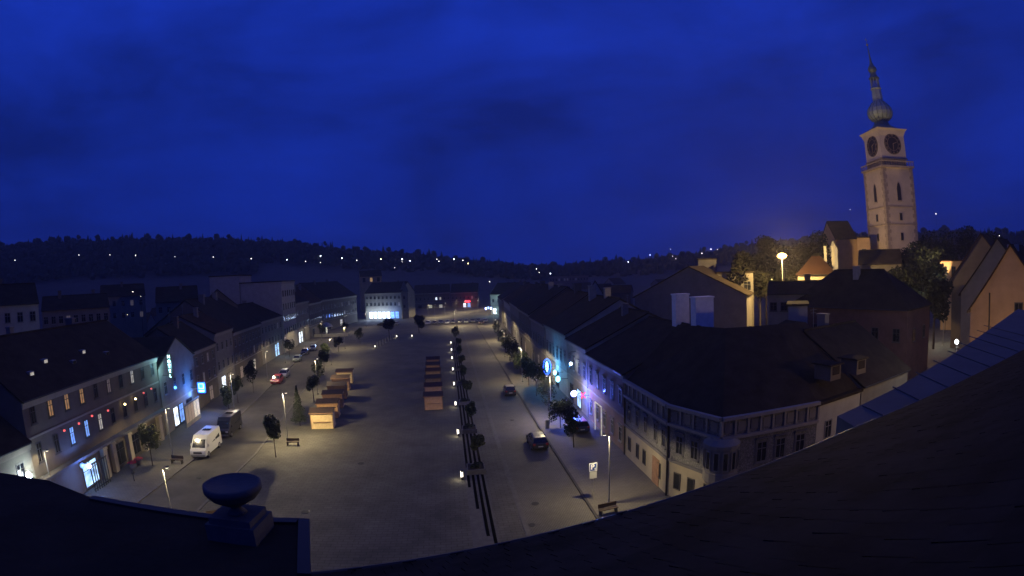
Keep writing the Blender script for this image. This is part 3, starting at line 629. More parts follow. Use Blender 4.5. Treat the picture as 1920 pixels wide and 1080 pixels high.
for (px, py, z) in ((1564, 694, 10.2), (1612, 683, 10.4)):
    p = on(px, py, z); m = MB(); m.box(-.75, .75, -.2, 1.6, -.8, .45); dm = m.build('dormer', 'plaster_brown', rfo); dm.location = p; dm.rotation_euler = (0, 0, R(12))
    m = MB(); m.box(-.95, .95, -.4, 1.9, .453, .56); m.build('dormer_roof', 'roof_dark', dm)
    m = MB(); m.box(-.5, .5, -.24, -.203, -.35, .35); m.build('dormer_window', 'glass', dm)
building('side_street_house', 'plain pale wall house directly right of the ornamented corner facade', (28.25, 32.78), (34.6, 34.2), 10, 7.7, 8, 'plaster_white', 'roof_dark', 2, [(1.0, 1.6), (4.6, 1.6)], 1.0, cornice=False, roof='flat')
building('side_street_house', 'plain pale house beside the painted house along the side street', (34.8, 34.25), (44.5, 36.8), 14, 8.0, 12.5, 'plaster_grey', 'roof_dark', 3, [(1.0, 1.6), (4.6, 1.6)], 1.0, cornice=False)
# signs on the right row
s = empty('oval_sign', (15.6, 83.5, 3.6), 0, 'tall glowing cyan blue oval ring sign projecting over the right pavement', 'sign')
N = 28; m = MB()
for k in range(N):
    a0, a1 = 2*math.pi*k/N, 2*math.pi*(k+1)/N
    m.tube((.62*math.cos(a0), 0, 1.25*math.sin(a0)), (.62*math.cos(a1), 0, 1.25*math.sin(a1)), .07, n=6)
m.build('ring', 'sign_deepblue', s)
m = MB(); m.lathe([(.04, -.85), (.2, -.5), (.26, 0), (.2, .5), (.04, .85)], 12, sy=.4); m.build('lens', 'sign_cyan', s)
m = MB(); m.tube((.6, 0, 0), (1.5, 0, 0), .05, n=6); m.build('bracket', 'metal_dark', s)
light(s, (0, -.8, 0), 1000, (.08, .40, 1.0), .4)
for i, (x, y, z, q) in enumerate(((15.9, 78.5, 3.5, .42), (15.7, 75.4, 3.1, .5))):
    s = empty('projecting_sign', (x, y, z), 0, ('upper smaller', 'lower larger')[i] + ' cyan sign of the pair just right of the blue oval', 'sign', 'pair of small cyan signs')
    m = MB(); m.lathe([(.02, -q), (q*.6, -q*.6), (q*.7, 0), (q*.6, q*.6), (.02, q)], 10, sy=.3); m.build('panel', 'sign_cyan', s)
    m = MB(); m.tube((q*.5, 0, 0), (17.2-x, 0, 0), .035, n=5); m.build('bracket', 'metal_dark', s)
    light(s, (0, -.5, 0), 40, (.1, .4, 1.0), .2)
s = empty('round_sign', (15.5, 64.6, 3.3), 0, 'dazzling round white violet sign on the right row', 'sign')
m = MB(); m.lathe([(.38, -.1), (.42, 0), (.38, .1)], 20); o = m.build('disc', 'sign_violet', s); o.rotation_euler = (R(90), 0, 0)
m = MB(); m.tube((.5, 0, 0), (1.6, 0, 0), .05, n=6); m.build('bracket', 'metal_dark', s)
light(s, (0, -.9, 0), 3200, (.08, .14, 1.0), .4); light(s, (.6, .8, .3), 150, (.5, .5, 1.0), .4)
s = empty('letter_sign', (16.35, 63.0, 3.3), 0, 'thin red letter K shaped neon sign right of the dazzling round sign', 'sign')
text('letter', 'K', 1.1, 'sign_red', s, (0, 0, 0), (R(90), 0, 0), .03)
m = MB(); m.tube((.2, .04, 0), (.8, .04, 0), .03, n=5); m.build('bracket', 'metal_dark', s)
light(s, (0, -.5, 0), 25, (1, .1, .12), .2)
s = empty('light_frame', (16.6, 58.6, .1), R(-90), 'tall thin lit white frame around the shop entrance below the round sign', 'shop front')
for nm, bx in (('upright', (0, .1, -.06, .06, 0, 3.4)), ('upright', (2.6, 2.7, -.06, .06, 0, 3.4)), ('lintel', (0, 2.7, -.06, .06, 3.403, 3.5))):
    m = MB(); m.box(*bx); m.build(nm, 'win_pale', s)
s = empty('star_lamp', (16.4, 69.8, 6.3), 0, 'small white lamp hanging high on the wall of the right row', 'lamp')
m = MB(); m.lathe([(.03, -.18), (.15, -.1), (.17, .08), (.04, .2)], 8); m.build('globe', 'bulb_cold', s)
m = MB(); m.tube((0, 0, .2), (0, 0, 1.7), .02, n=5); m.tube((0, 0, 1.7), (.8, 0, 1.7), .03, n=5); m.build('bracket', 'metal_dark', s)
light(s, (-.3, -.3, 0), 60, (.8, .8, 1.0), .15)
# ------------------------------------------------------------------ houses behind the rows
def behind(name, label, pxa, pxb, d, ytop, rise, D, wm, rm, cols=0, floors=(), d2=None, base=0.0, **kw):
    a = far(pxa, ytop, d); b = far(pxb, ytop, d2 or d); e = (a.z+b.z)/2
    return building(name, label, (a.x, a.y), (b.x, b.y), D, e, e+rise, wm, rm, cols, [(f[0]+e, f[1]) for f in floors], base=base, **kw)
behind('background_house', 'large pale gable wall rising behind the right row, left of the two tall chimneys', 1190, 1400, 92, 556, 4.9, 14, 'plaster_grey', 'roof_dark', 0, d2=88, roof='front', cornice=False)
behind('background_house', 'pale square attic block above the large pale gable wall', 1309, 1343, 104, 487, .3, 8, 'plaster_dark', 'roof_dark', 0, roof='flat', cornice=False)
behind('background_house', 'low bluish house right of the pale square attic block', 1344, 1412, 98, 512, 1.2, 9, 'plaster_grey', 'roof_dark', 3, [(-3.2, 1.7)], roof='flat', cornice=False, ww=1.4)
behind('background_house', 'pale narrow gabled house among dark roofs in the middle distance', 1105, 1128, 118, 548, 2.4, 10, 'plaster_white', 'roof_dark', 0, roof='front', cornice=False)
behind('background_house', 'small pale house with a lean roof above the cyan lit corner', 950, 980, 250, 537, 2.0, 10, 'plaster_white', 'roof_dark', 0, roof='front', cornice=False)
hb, _ = behind('background_house', 'house with a reddish roof, two white chimneys and lit windows under the hill lamp', 1496, 1566, 100, 516, 3.4, 9, 'plaster_cream', 'roof_red', 6, [(-2.4, 1.5)], base=4, hip=2.6,
    lit={(0, 0): 'win_dim', (0, 1): 'win_pale', (0, 5): 'win_pale'}, ww=.9, fm='frame_dark', chim=((5.4, 3.6, 18.2, 22.0, .55, .8, 'plaster_white'), (6.9, 3.6, 18.2, 22.0, .55, .8, 'plaster_white')), cornice=False)
behind('background_house', 'tiny pale gable catching light at the left of the church', 1554, 1570, 128, 466, 1.8, 6, 'plaster_white', 'roof_dark', 0, base=4, roof='front', cornice=False)
behind('background_house', 'small bluish block in front of the house with the white chimneys', 1478, 1514, 62, 574, .4, 5, 'plaster_white', 'roof_dark', 0, roof='flat', cornice=False)
behind('background_house', 'bluish house with a row of dark windows below the hill lamp', 1440, 1560, 74, 552, 1.5, 7, 'plaster_grey', 'roof_dark', 6, [(-2.2, 1.2)], roof='side', cornice=False, fm='frame_dark')
kA, kB, kC = far(1478, 575, 74), far(1702, 579, 66), far(1732, 566, 76)
rbt, _ = building('red_house', 'dull red walled house with a huge dark hipped roof beside the lit lane', (kA.x, kA.y), (kB.x, kB.y), 9, 13.3, 18.0, 'plaster_red', 'roof_dark', 6, [(9.6, 1.6)], 1.0, base=2, hip=5.0, fm='frame_dark', kind='cross', cornice=False,
    chim=((9.0, 3.6, 15.6, 18.4, .8, .8, 'stone_pale'),))
for k in range(2): window(rbt, 1.0, 1.6, 'cross', 'frame_dark', 'glass', ((kB-kA).length, 2+4*k, 7.5), R(90))
# church nave and tower on the hill
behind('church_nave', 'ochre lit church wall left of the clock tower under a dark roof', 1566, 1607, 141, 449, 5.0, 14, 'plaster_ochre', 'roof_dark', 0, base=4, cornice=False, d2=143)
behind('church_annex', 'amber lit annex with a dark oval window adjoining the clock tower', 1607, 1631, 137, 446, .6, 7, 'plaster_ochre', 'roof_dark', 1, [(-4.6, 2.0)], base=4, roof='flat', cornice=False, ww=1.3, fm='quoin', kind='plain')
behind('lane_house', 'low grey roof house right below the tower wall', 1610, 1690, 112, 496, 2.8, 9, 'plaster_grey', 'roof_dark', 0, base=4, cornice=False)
C0 = far(1662, 400, 138); vd = Vector((C0.x, C0.y, 0)).normalized(); pr = Vector((vd.y, -vd.x, 0))
a_ = R(33.6); e1 = pr*math.cos(a_) + vd*math.sin(a_); e2 = -pr*math.sin(a_) + vd*math.cos(a_)     # right and left face directions
S = 9.7; tz = math.atan2(e1.y, e1.x)
tw = empty('clock_tower', (C0.x, C0.y, 3.5), tz, 'tall pale church tower with two large dark clock faces and a green onion spire', 'tower')
ZB = -3.5                                                  # local z offset so numbers below are world heights
def tb_(mb, name, mt, par=None, smooth=False):
    o = mb.build(name, mt, par or tw, smooth); 
    if not par or par == tw: o.location.z = ZB
    return o
m = MB(); m.box(0, S, 0, S, -2, 42.0); body = tb_(m, 'wall', 'tower_stone')
for z in (23.6+4.2, 33.0-1.2): pass
for z in (27.9, 32.2):
    m = MB(); m.box(-.16, S+.16, -.16, S+.16, z, z+.35); tb_(m, 'string_course', 'quoin')
rq = random.Random(3)
for (cx, cy, sx, sy) in ((0, 0, 1, 1), (S, 0, -1, 1), (0, S, 1, -1)):
    for k in range(40):
        z = 4 + k*.95; l1, l2 = (1.15, .7) if k % 2 else (.7, 1.15)
        xs = sorted((cx - .09*sx, cx + l1*sx)); ys = sorted((cy - .09*sy, cy + l2*sy))
        m = MB(); m.box(xs[0], xs[1], ys[0], ys[1], z, z+.9); tb_(m, 'quoin', 'quoin')
def tower_window(face, u, z, w_, h_, arch):
    m = MB(); N = 6; pts = [(-w_/2, 0), (w_/2, 0), (w_/2, h_*(.7 if arch else 1))]
    if arch: pts += [(w_/4, h_*.92), (0, h_), (-w_/4, h_*.92)]
    pts += [(-w_/2, h_*(.7 if arch else 1))]
    for off, mt_, q in ((-.10, 'quoin', 1.25), (-.14, 'clock_black', 1.0)):
        mb = MB(); p2 = [(x*q, (y-h_/2)*(1 + (q-1)*.5)+h_/2) for x, y in pts]
        n = len(p2); vs = [(x, off, y) for x, y in p2] + [(x, .0, y) for x, y in p2]
        mb.add(vs, [tuple(range(n))] + [(i, n+i, n+(i+1) % n, (i+1) % n) for i in range(n)])
        if mt_ == 'quoin': o = mb.build('window', mt_, tw); par = o
        else: o = mb.build('pane', mt_, par)
        if mt_ == 'quoin':
            if face == 0: o.location = (u, 0, z+ZB)
            else: o.location = (0, u, z+ZB); o.rotation_euler = (0, 0, R(-90))
for f_ in (0, 1):
    tower_window(f_, S*.47, 33.9, 1.15, 4.4, True); tower_window(f_, S*.47, 29.0, .75, 1.7, False); tower_window(f_, S*.47, 24.1, .75, 1.8, False)
# gallery and clock stage
m = MB(); m.box(-.5, S+.5, -.5, S+.5, 42.003, 42.5); tb_(m, 'corbel', 'quoin')
G1 = .95
m = MB(); m.box(G1, S-G1, G1, S-G1, 42.503, 44.6); tb_(m, 'gallery_wall', 'gallery_stone')
for f_ in (0, 1):
    for k in range(14):
        m = MB(); u = -.3 + k*(S+.6)/13
        (m.box(u-.08, u+.08, -.45, -.3, 42.503, 43.5) if f_ == 0 else m.box(-.45, -.3, u-.08, u+.08, 42.503, 43.5)); tb_(m, 'baluster', 'gallery_stone')
m = MB(); m.box(-.48, S+.48, -.5, -.27, 43.503, 43.75); m.box(-.5, -.27, -.265, S+.48, 43.503, 43.75); tb_(m, 'handrail', 'quoin')
c0, c1 = .85, S-.85; m = MB()
vs = []
for z, q in ((44.603, 0), (50.3, 0), (51.6, -.45), (52.1, -.9)):
    vs += [(c0+q, c0+q, z), (c1-q, c0+q, z), (c1-q, c1-q, z), (c0+q, c1-q, z)]
fs = [(i*4+j, i*4+(j+1) % 4, (i+1)*4+(j+1) % 4, (i+1)*4+j) for i in range(3) for j in range(4)] + [(3, 2, 1, 0), (12, 13, 14, 15)]
m.add(vs, fs); tb_(m, 'clock_stage', 'tower_upper')
m = MB(); m.box(c0-.25, c1+.25, c0-.25, c1+.25, 44.3, 44.598); tb_(m, 'string_course', 'quoin')
for f_ in (0, 1):
    cx_ = S/2; zc = 48.2+ZB
    m = MB(); m.lathe([(2.72, 0), (2.72, .12)], 32); o = m.build('clock_face', 'clock_black', tw)
    o.location = (cx_, c0-.003, zc) if f_ == 0 else (c0-.003, cx_, zc); o.rotation_euler = (R(90), 0, 0) if f_ == 0 else (R(90), 0, R(-90))
    m = MB()
    for k in range(32):
        a0, a1 = 2*math.pi*k/32, 2*math.pi*(k+1)/32
        m.tube((2.6*math.cos(a0), 2.6*math.sin(a0), .14), (2.6*math.cos(a1), 2.6*math.sin(a1), .14), .05, n=4)
    m.build('rim_ring', 'clock_gold', o); m = MB()
    for k in range(32):
        a0, a1 = 2*math.pi*k/32, 2*math.pi*(k+1)/32; m.tube((1.75*math.cos(a0), 1.75*math.sin(a0), .14), (1.75*math.cos(a1), 1.75*math.sin(a1), .14), .04, n=4)
    m.build('inner_ring', 'clock_gold', o)
    for k, nm in enumerate(('XII', 'I', 'II', 'III', 'IIII', 'V', 'VI', 'VII', 'VIII', 'IX', 'X', 'XI')):
        a = R(90-30*k); text('numeral', nm, .62, 'clock_gold', o, (2.17*math.cos(a), 2.17*math.sin(a), .135), (0, 0, a-R(90)), .01)
    m = MB(); m.tube((0, 0, .2), (0, -2.0, .2), .08, .03, n=4); m.build('minute_hand', 'clock_gold', o)
    m = MB(); m.tube((0, 0, .25), (1.35, .5, .25), .11, .04, n=4); m.build('hour_hand', 'clock_gold', o)
cc = S/2
m = MB(); m.lathe([(5.3, 52.103), (4.3, 52.6), (2.9, 53.4), (2.1, 54.4), (1.9, 55.0)], 8, cc, cc, ph=R(22.5)); tb_(m, 'spire_base', 'copper_dark')
m = MB(); m.lathe([(1.8, 55.003), (2.7, 55.5), (3.35, 56.4), (3.55, 57.3), (3.2, 58.4), (2.4, 59.4), (1.7, 60.2), (1.35, 60.8)], 16, cc, cc); tb_(m, 'onion_dome', 'copper')
for k in range(16):
    a = 2*math.pi*k/16; m = MB(); pr_ = [(1.83, 55.0), (2.75, 55.5), (3.4, 56.4), (3.6, 57.3), (3.25, 58.4), (2.45, 59.4), (1.73, 60.2)]
    for (r0, z0), (r1, z1) in zip(pr_, pr_[1:]): m.tube((cc+r0*math.cos(a), cc+r0*math.sin(a), z0), (cc+r1*math.cos(a), cc+r1*math.sin(a), z1), .09, n=4)
    tb_(m, 'dome_rib', 'copper_dark')
m = MB(); m.lathe([(1.5, 60.803), (1.45, 62.3), (1.35, 63.6), (1.7, 63.9)], 8, cc, cc); tb_(m, 'lantern_base', 'copper')
for k in range(8):
    a = 2*math.pi*k/8; m = MB(); m.tube((cc+1.2*math.cos(a), cc+1.2*math.sin(a), 63.9), (cc+1.1*math.cos(a), cc+1.1*math.sin(a), 66.8), .16, n=6); tb_(m, 'lantern_column', 'copper')
m = MB(); m.lathe([(1.6, 66.803), (1.2, 67.3), (.85, 68.0), (.8, 68.4), (1.25, 69.1), (1.2, 69.8), (.7, 70.5), (.35, 71.4), (.2, 73.4), (.08, 76.4)], 10, cc, cc); tb_(m, 'spire', 'copper_dark')
m = MB(); m.lathe([(.02, 76.2), (.32, 76.5), (.32, 76.7), (.02, 77.0)], 8, cc, cc); m.tube((cc, cc, 76.9), (cc, cc, 78.6), .06, n=5); m.tube((cc-.5, cc, 78.0), (cc+.5, cc, 78.0), .06, n=5); tb_(m, 'finial_cross', 'gold')
# amber floodlights at the foot of the tower
for i, (fa, fb, pw) in enumerate(((-17, 9, 2300), (15, -21, 3000))):
    q = C0 + e1*fa + e2*fb + Vector((0, 0, 0)); q = C0 - vd*(26 if i else 24) + pr*(-15 if i == 0 else 12); q.z = ground(q.x, q.y)
    s = empty('floodlight', q, 0, ('amber floodlight aimed at the left face of the church tower', 'amber floodlight aimed at the right face of the church tower')[i], 'floodlight')
    m = MB(); m.box(-.25, .25, -.2, .2, 9.2, 9.6); m.tube((0, 0, 0), (0, 0, 9.2), .07, n=6); m.build('housing', 'metal_dark', s)
    tgt = C0 + (e1+e2)*S*.5; tgt.z = 36
    src = Vector((q.x, q.y, q.z+10.1)); dr = (tgt-src).normalized()
    light(s, (0, 0, 10.1), pw*(5.2 if i == 0 else 3.0), (1.0, .69, .38), .3, kind='SPOT', rot=dr.to_track_quat('-Z', 'Y').to_euler(), spot=R(70))
# houses along the lane at the right
def amber_house(label, a, b, da, db, ye, rise, D, wm='plaster_ochre', rm='roof_brown', **kw):
    A, B = far(a, ye, da), far(b, ye, db)
    return building('gabled_house', label, (A.x, A.y), (B.x, B.y), D, A.z, A.z+rise, wm, rm, 0, base=4, roof='front', cornice=False, **kw)
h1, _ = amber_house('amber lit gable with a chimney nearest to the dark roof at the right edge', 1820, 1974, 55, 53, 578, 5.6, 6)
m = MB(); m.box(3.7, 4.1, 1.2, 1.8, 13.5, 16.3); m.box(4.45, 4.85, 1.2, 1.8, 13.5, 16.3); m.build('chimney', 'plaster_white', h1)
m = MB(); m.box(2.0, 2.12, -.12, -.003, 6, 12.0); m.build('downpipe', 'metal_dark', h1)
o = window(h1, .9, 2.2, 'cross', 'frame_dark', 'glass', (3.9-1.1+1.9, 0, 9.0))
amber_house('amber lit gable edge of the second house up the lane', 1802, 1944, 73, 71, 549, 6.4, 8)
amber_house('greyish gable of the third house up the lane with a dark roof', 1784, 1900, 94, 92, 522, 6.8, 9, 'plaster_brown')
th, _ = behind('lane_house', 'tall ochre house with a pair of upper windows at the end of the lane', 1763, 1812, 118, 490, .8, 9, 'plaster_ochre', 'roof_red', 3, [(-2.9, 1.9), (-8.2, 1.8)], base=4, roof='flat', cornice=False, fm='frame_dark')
0 and behind('lane_house', 'dark corner wall of the house left of the lit lane', 1690, 1716, 52, 690, .4, 6, 'plaster_brown', 'roof_brown', 0, roof='flat', cornice=False, base=2)
# left background houses
BG = [(-70, 72, 88, 574, 3, 14, 'plaster_white', 'side', 6, 'tall bluish house at the left edge behind the long dark roof'),
      (78, 205, 112, 580, 2.5, 12, 'plaster_grey', 'side', 9, 'long pale building with rows of windows behind the long dark roof, left'),
      (188, 272, 150, 556, 3, 12, 'plaster_grey', 'side', 5, 'pale house with small lights farther behind the long pale building'),
      (292, 372, 135, 566, 3.5, 12, 'plaster_grey', 'side', 5, 'bluish house left of the tall white block with a wide roof'),
      (372, 446, 128, 576, 4, 14, 'plaster_brown', 'front', 0, 'dark gabled house just left of the tall white block'),
      (10, 60, 190, 555, 2, 12, 'plaster_brown', 'side', 0, 'dark house far behind the left edge')]
for i, (a, b, d, y, r_, D, wm, rf, c, lab) in enumerate(BG):
    behind('background_house', lab, a, b, d, y, r_, D, wm, 'roof_dark', c, [(-2.5, 1.5), (-5.6, 1.5)] if c else (), roof=rf, cornice=False, lit={(0, 3): 'win_dim', (1, 4): 'win_dim'} if i in (1, 2) else None)
# dark roofs filling the town
rf_ = random.Random(11); nfill = 0; placed = []
proto = None; fills = []
def clear_of(x, y):
    for (qx, qy) in placed:
        if abs(qx-x) < 15 and abs(qy-y) < 14: return False
    return True
for k in range(900):
    side = -1 if k % 2 else 1
    x = rf_.uniform(62, 175)*side if side < 0 else rf_.uniform(36, 190); y = rf_.uniform(60, 330)
    az = math.atan2(x, y)
    if side > 0 and (x > 48 and y < 150): continue
    if side < 0 and y < 165 and x > -105: continue
    if side > 0 and y < 115: continue
    if not clear_of(x, y): continue
    placed.append((x, y)); nfill += 1
    if nfill > 44: break
    w_ = rf_.uniform(9, 13); gz = ground(x, y); e = gz + rf_.uniform(5, 8)
    fo, _ = building('background_house', 'dark roofed house', (x, y), (x+w_*rf_.choice((.95, .8)), y+w_*rf_.uniform(-.5, .5)), rf_.uniform(8, 11), e, e+rf_.uniform(2.5, 4), rf_.choice(('plaster_grey', 'plaster_brown', 'plaster_dark')),
             rf_.choice(('roof_dark', 'roof_brown', 'roof_dark')), 0, base=gz, cornice=False, group=('western' if side < 0 else 'eastern') + ' dark rooftops'); fills.append((side, az, fo))
for sd_, wd_ in ((-1, 'behind the left row'), (1, 'behind the right row')):
    for k, (_, a_, o) in enumerate(sorted((f for f in fills if f[0] == sd_), key=lambda f: f[1])): o['label'] = 'dark roofed unlit house %s of houses, %s counting from the left' % (wd_, ordw(k+1))
# yellow lit window house up the slope and the low lit row on the right slope
p = far(676, 530, 300); yb, _ = building('hill_house', 'dark hill house with one glowing yellow window, left of centre', (p.x, p.y), (p.x+12, p.y+3), 9, p.z+3.2, p.z+6.5, 'plaster_ochre', 'roof_dark', 3, [(p.z+.2, 2.4)], 1.6, base=p.z-14, lit={(0, 1): 'win_warm'}, cornice=False, fm='frame_dark')
p = far(1030, 527, 380); building('hill_house', 'long building with faint windows under the golden slope lamps', (p.x, p.y), (p.x+28, p.y-5), 12, p.z+3.2, p.z+4, 'plaster_pink', 'roof_dark', 14, [(p.z-.2, 1.8)], 1.1, base=p.z-14, cornice=False, roof='flat', lit={(0, k): 'win_dim' for k in (3, 5, 6, 9)})

# ------------------------------------------------------------------ near roofs of the town hall
nr = empty('near_roof', (0, 0, 0), 0, 'dark tiled roof slope sweeping across the bottom right foreground', 'roof')
A_, B_ = Vector((-1.60, 4.72, 16.0)), Vector((6.95, 6.98, 16.0)); du = (B_-A_).normalized(); back = Vector((du.y, -du.x, 0)); sl = .42
B2 = Vector((7.0, 6.99, 16.0)); C2 = Vector((18.6, 9.25, 16.0)); du2 = (C2-B2).normalized()
def course(mb, p0, p1, d0, d1):
    bk = Vector((0.258, -0.966, 0)); q = []
    for dd, lift in ((d0, .035), (d1, 0.0)):
        for p in (p0, p1): q.append(p + bk*dd + Vector((0, 0, sl*dd + lift)))
    q2 = [p0 + bk*d0 + Vector((0, 0, sl*d0 - .03)), p1 + bk*d0 + Vector((0, 0, sl*d0 - .03))]
    mb.add(q+q2, [(0, 1, 3, 2), (4, 5, 1, 0)])
m = MB(); bk0 = Vector((.258, -.966, 0)); rz_ = random.Random(4); E2 = C2 + Vector((6, 1.2, 0))
def tiles(p0, p1, w_):
    n_ = int((p1-p0).length/w_); d_ = (p1-p0)/n_
    for k in range(17):
        for i in range(n_):
            u = p0 + d_*(i + (.5 if k % 2 else 0)); d0, d1 = k*.3, (k+1)*.3+.004; lf_ = .024 + rz_.uniform(-.002, .004); g_ = .006
            q = [u + d_*g_ + bk0*d0 + Vector((0, 0, sl*d0+lf_)), u + d_*(1-g_*4) + bk0*d0 + Vector((0, 0, sl*d0+lf_+rz_.uniform(-.001, .001))), u + d_*(1-g_*4) + bk0*d1 + Vector((0, 0, sl*d1)), u + d_*g_ + bk0*d1 + Vector((0, 0, sl*d1))]
            m.add(q + [q[0] - Vector((0, 0, .05)), q[1] - Vector((0, 0, .05))], [(0, 1, 2, 3), (4, 5, 1, 0)])
tiles(A_, B2, .21); tiles(B2, E2, .23)
m.build('roof_tiles', 'roof_tile', nr)['kind'] = 'stuff'
bk = Vector((.258, -.966, 0))
m = MB(); q = [A_, B2, C2 + Vector((6, 1.2, 0))]
m.add([p + Vector((0, 0, -.04)) for p in q] + [p + bk*5.2 + Vector((0, 0, sl*5.2-.06)) for p in q] + [p + Vector((0, 0, -.5)) for p in q], [(0, 1, 4, 3), (1, 2, 5, 4), (6, 7, 1, 0), (7, 8, 2, 1)])
m.build('roof_deck', 'roof_dark', nr)
m = MB(); m.tube(A_ + Vector((-.02, .06, -.06)), B2 + Vector((0, .06, -.06)), .07, n=8); m.tube(B2 + Vector((0, .06, -.06)), C2 + Vector((0, .06, -.06)), .07, n=8); m.build('gutter', 'metal_dark', nr)
m = MB(); m.box(-1.5, 6, -.3, 4.0, -16, -.45)
o = m.build('wall', 'plaster_cream', nr); o.location = (A_.x+.6, A_.y-4.2, 16); o.rotation_euler = (0, 0, math.atan2(du.y, du.x))
for (px, py) in ((666, 1074), (768, 1060), (857, 1044), (945, 1026), (1037, 1005), (1103, 988), (1165, 968)):
    p = on(px, py, 16.02)
    m = MB(); m.box(-.075, .075, -.012, .012, .045, .062); m.box(-.012, .012, -.012, .012, -.03, .0445); o = m.build('snow_hook', 'metal_dark', nr); o.location = p; o.rotation_euler = (0, 0, math.atan2(du.y, du.x))
nb = empty('metal_roof', (0, 0, 0), 0, 'pale standing seam metal roof glowing blue behind the dark roof edge at right', 'roof')
m = MB(); q = [(7.15, 7.05), (18.9, 9.4), (30, 13.3), (33, 17.4), (15.8, 10.9), (10.6, 8.98), (7.4, 7.95)]
m.ext(q, 15.2, 15.96); m.build('roof_sheet', 'roof_metal', nb)
m = MB(); m.ext([(p[0]+.3, p[1]-.2) for p in q], 0, 15.197); m.build('wall', 'plaster_grey', nb)
for k in range(9):
    a = Vector((8.2+k*1.6, 7.32+k*.33, 15.97)); b = Vector((8.4+k*1.9, 8.2+k*.78, 15.97)); m = MB(); m.tube(a, b, .02, n=4); m.build('seam', 'roof_metal', nb)
lf = empty('parapet_roof', (0, 0, 0), 0, 'dark flat roof with a straight front edge in the bottom left foreground', 'roof')
TL = [(-8.9, 6.55), (-6.9, 6.62), (-5.55, 6.22), (-3.15, 6.02), (-1.99, 6.04), (-1.66, 4.72), (-1.2, 3.0), (-9.5, 3.0)]
m = MB(); m.ext(TL, 15.55, 16.0); m.build('roof_slab', 'roof_dark', lf)
m = MB(); m.ext([(p[0]*.97-.05, p[1]-.12) for p in TL], 0, 15.547); m.build('wall', 'plaster_cream', lf)
m = MB(); m.ext([(-2.08, 6.07), (-1.93, 6.07), (-1.60, 4.72), (-1.75, 4.72)], 16.003, 16.035); m.ext([(-5.55, 6.12), (-5.55, 6.25), (-3.15, 6.05), (-2.081, 6.07), (-2.081, 5.95), (-3.15, 5.92)], 16.003, 16.035); m.build('flashing', 'metal_dark', lf)
p = on(500, 950, 16.0)
ur = empty('stone_urn', (-2.72, 5.62, 16.08), R(-6), 'wide shallow stone urn on a block pedestal standing on the foreground roof edge', 'urn')
m = MB(); m.box(-.34, .34, -.28, .28, -.077, .14); m.box(-.29, .29, -.24, .24, .1401, .22); m.build('pedestal', 'urn_stone', ur)
m = MB(); m.lathe([(.13, .2203), (.11, .25), (.07, .28), (.08, .31), (.17, .36), (.29, .43), (.345, .49), (.355, .52), (.37, .525), (.37, .60), (.34, .612), (.32, .59)], 36); m.build('bowl', 'urn_stone', ur, smooth=True)
ur.scale = (1, 1, 1)

# ------------------------------------------------------------------ street lamps
LC = {}
def lamp_parts():
    p = MB(); p.lathe([(.085, 0), (.085, .5), (.06, .55), (.05, 6.05)], 8); LC['pole'] = p.mesh('pole')
    p = MB(); p.tube((0, 0, 5.98), (.34, 0, 6.1), .025, n=6); LC['arm'] = p.mesh('arm')
    p = MB(); p.lathe([(.04, 6.18), (.15, 6.13), (.16, 6.08)], 12, .42, 0); LC['lamp_head'] = p.mesh('lamp_head')
    p = MB(); p.lathe([(.14, 6.075), (.12, 6.03), (.05, 6.0)], 12, .42, 0); LC['lens'] = p.mesh('lens')
    p = MB(); p.lathe([(.16, 0), (.16, .12), (.09, .14)], 10); LC['base_collar'] = p.mesh('base_collar')
    for k, mt_ in (('pole', 'metal_grey'), ('arm', 'metal_grey'), ('lamp_head', 'metal_dark'), ('lens', 'lens'), ('base_collar', 'metal_dark')): LC[k].materials.append(M[mt_])
lamp_parts()
def street_lamp(x, y, rz, label, power=1.0, group='street lamps around the square', z=.08, color=WARM):
    s = empty('street_lamp', (x, y, z), rz, label, 'street lamp', group)
    for k in ('pole', 'arm', 'lamp_head', 'lens', 'base_collar'): put(k, LC[k], s)
    if power: light(s, (.42, 0, 5.95), LAMP_W*power, color, .10, kind='SPOT', rot=(0, 0, 0), spot=R(170))
    return s
NUM = ['nearest', 'second', 'third', 'fourth', 'fifth', 'sixth', 'seventh', 'eighth', 'ninth', 'tenth']
for i, (x, y) in enumerate(((12.0, 13.5), (12.0, 38.2), (12.2, 63.4), (12.3, 89.4), (12.4, 118), (13.6, 147), (16.6, 192))):
    street_lamp(x, y, R(180), ('street lamp on the right pavement hidden close under the roof', 'nearest tall street lamp on the right pavement behind the parking sign', 'lamp on the right pavement below the cyan oval sign', 'third lamp from the parking sign along the right pavement', 'fourth lamp from the parking sign along the right pavement', 'fifth lamp from the parking sign along the right pavement', 'farthest lamp of the right pavement row')[i], 1.7 if i > 4 else .8 if i == 1 else 1.05)
for i, (x, y) in enumerate(((-21.8, 12), (-21.9, 33.4), (-20.2, 59.6), (-22.9, 86.4), (-27.2, 117.1), (-29.3, 144.5))):
    street_lamp(x, y, R(0), ('lamp between the square and left road, close under the roof', 'lamp post left of the stone urn beside the left road', 'lamp post left of the nearest market hut', 'lamp post left of the farthest market hut in the left row', 'lamp post at the inner kerb past the market huts', 'last lamp post at the inner kerb of the left road')[i], 2.2 if i == 2 else .75 if i == 1 else 1.2)
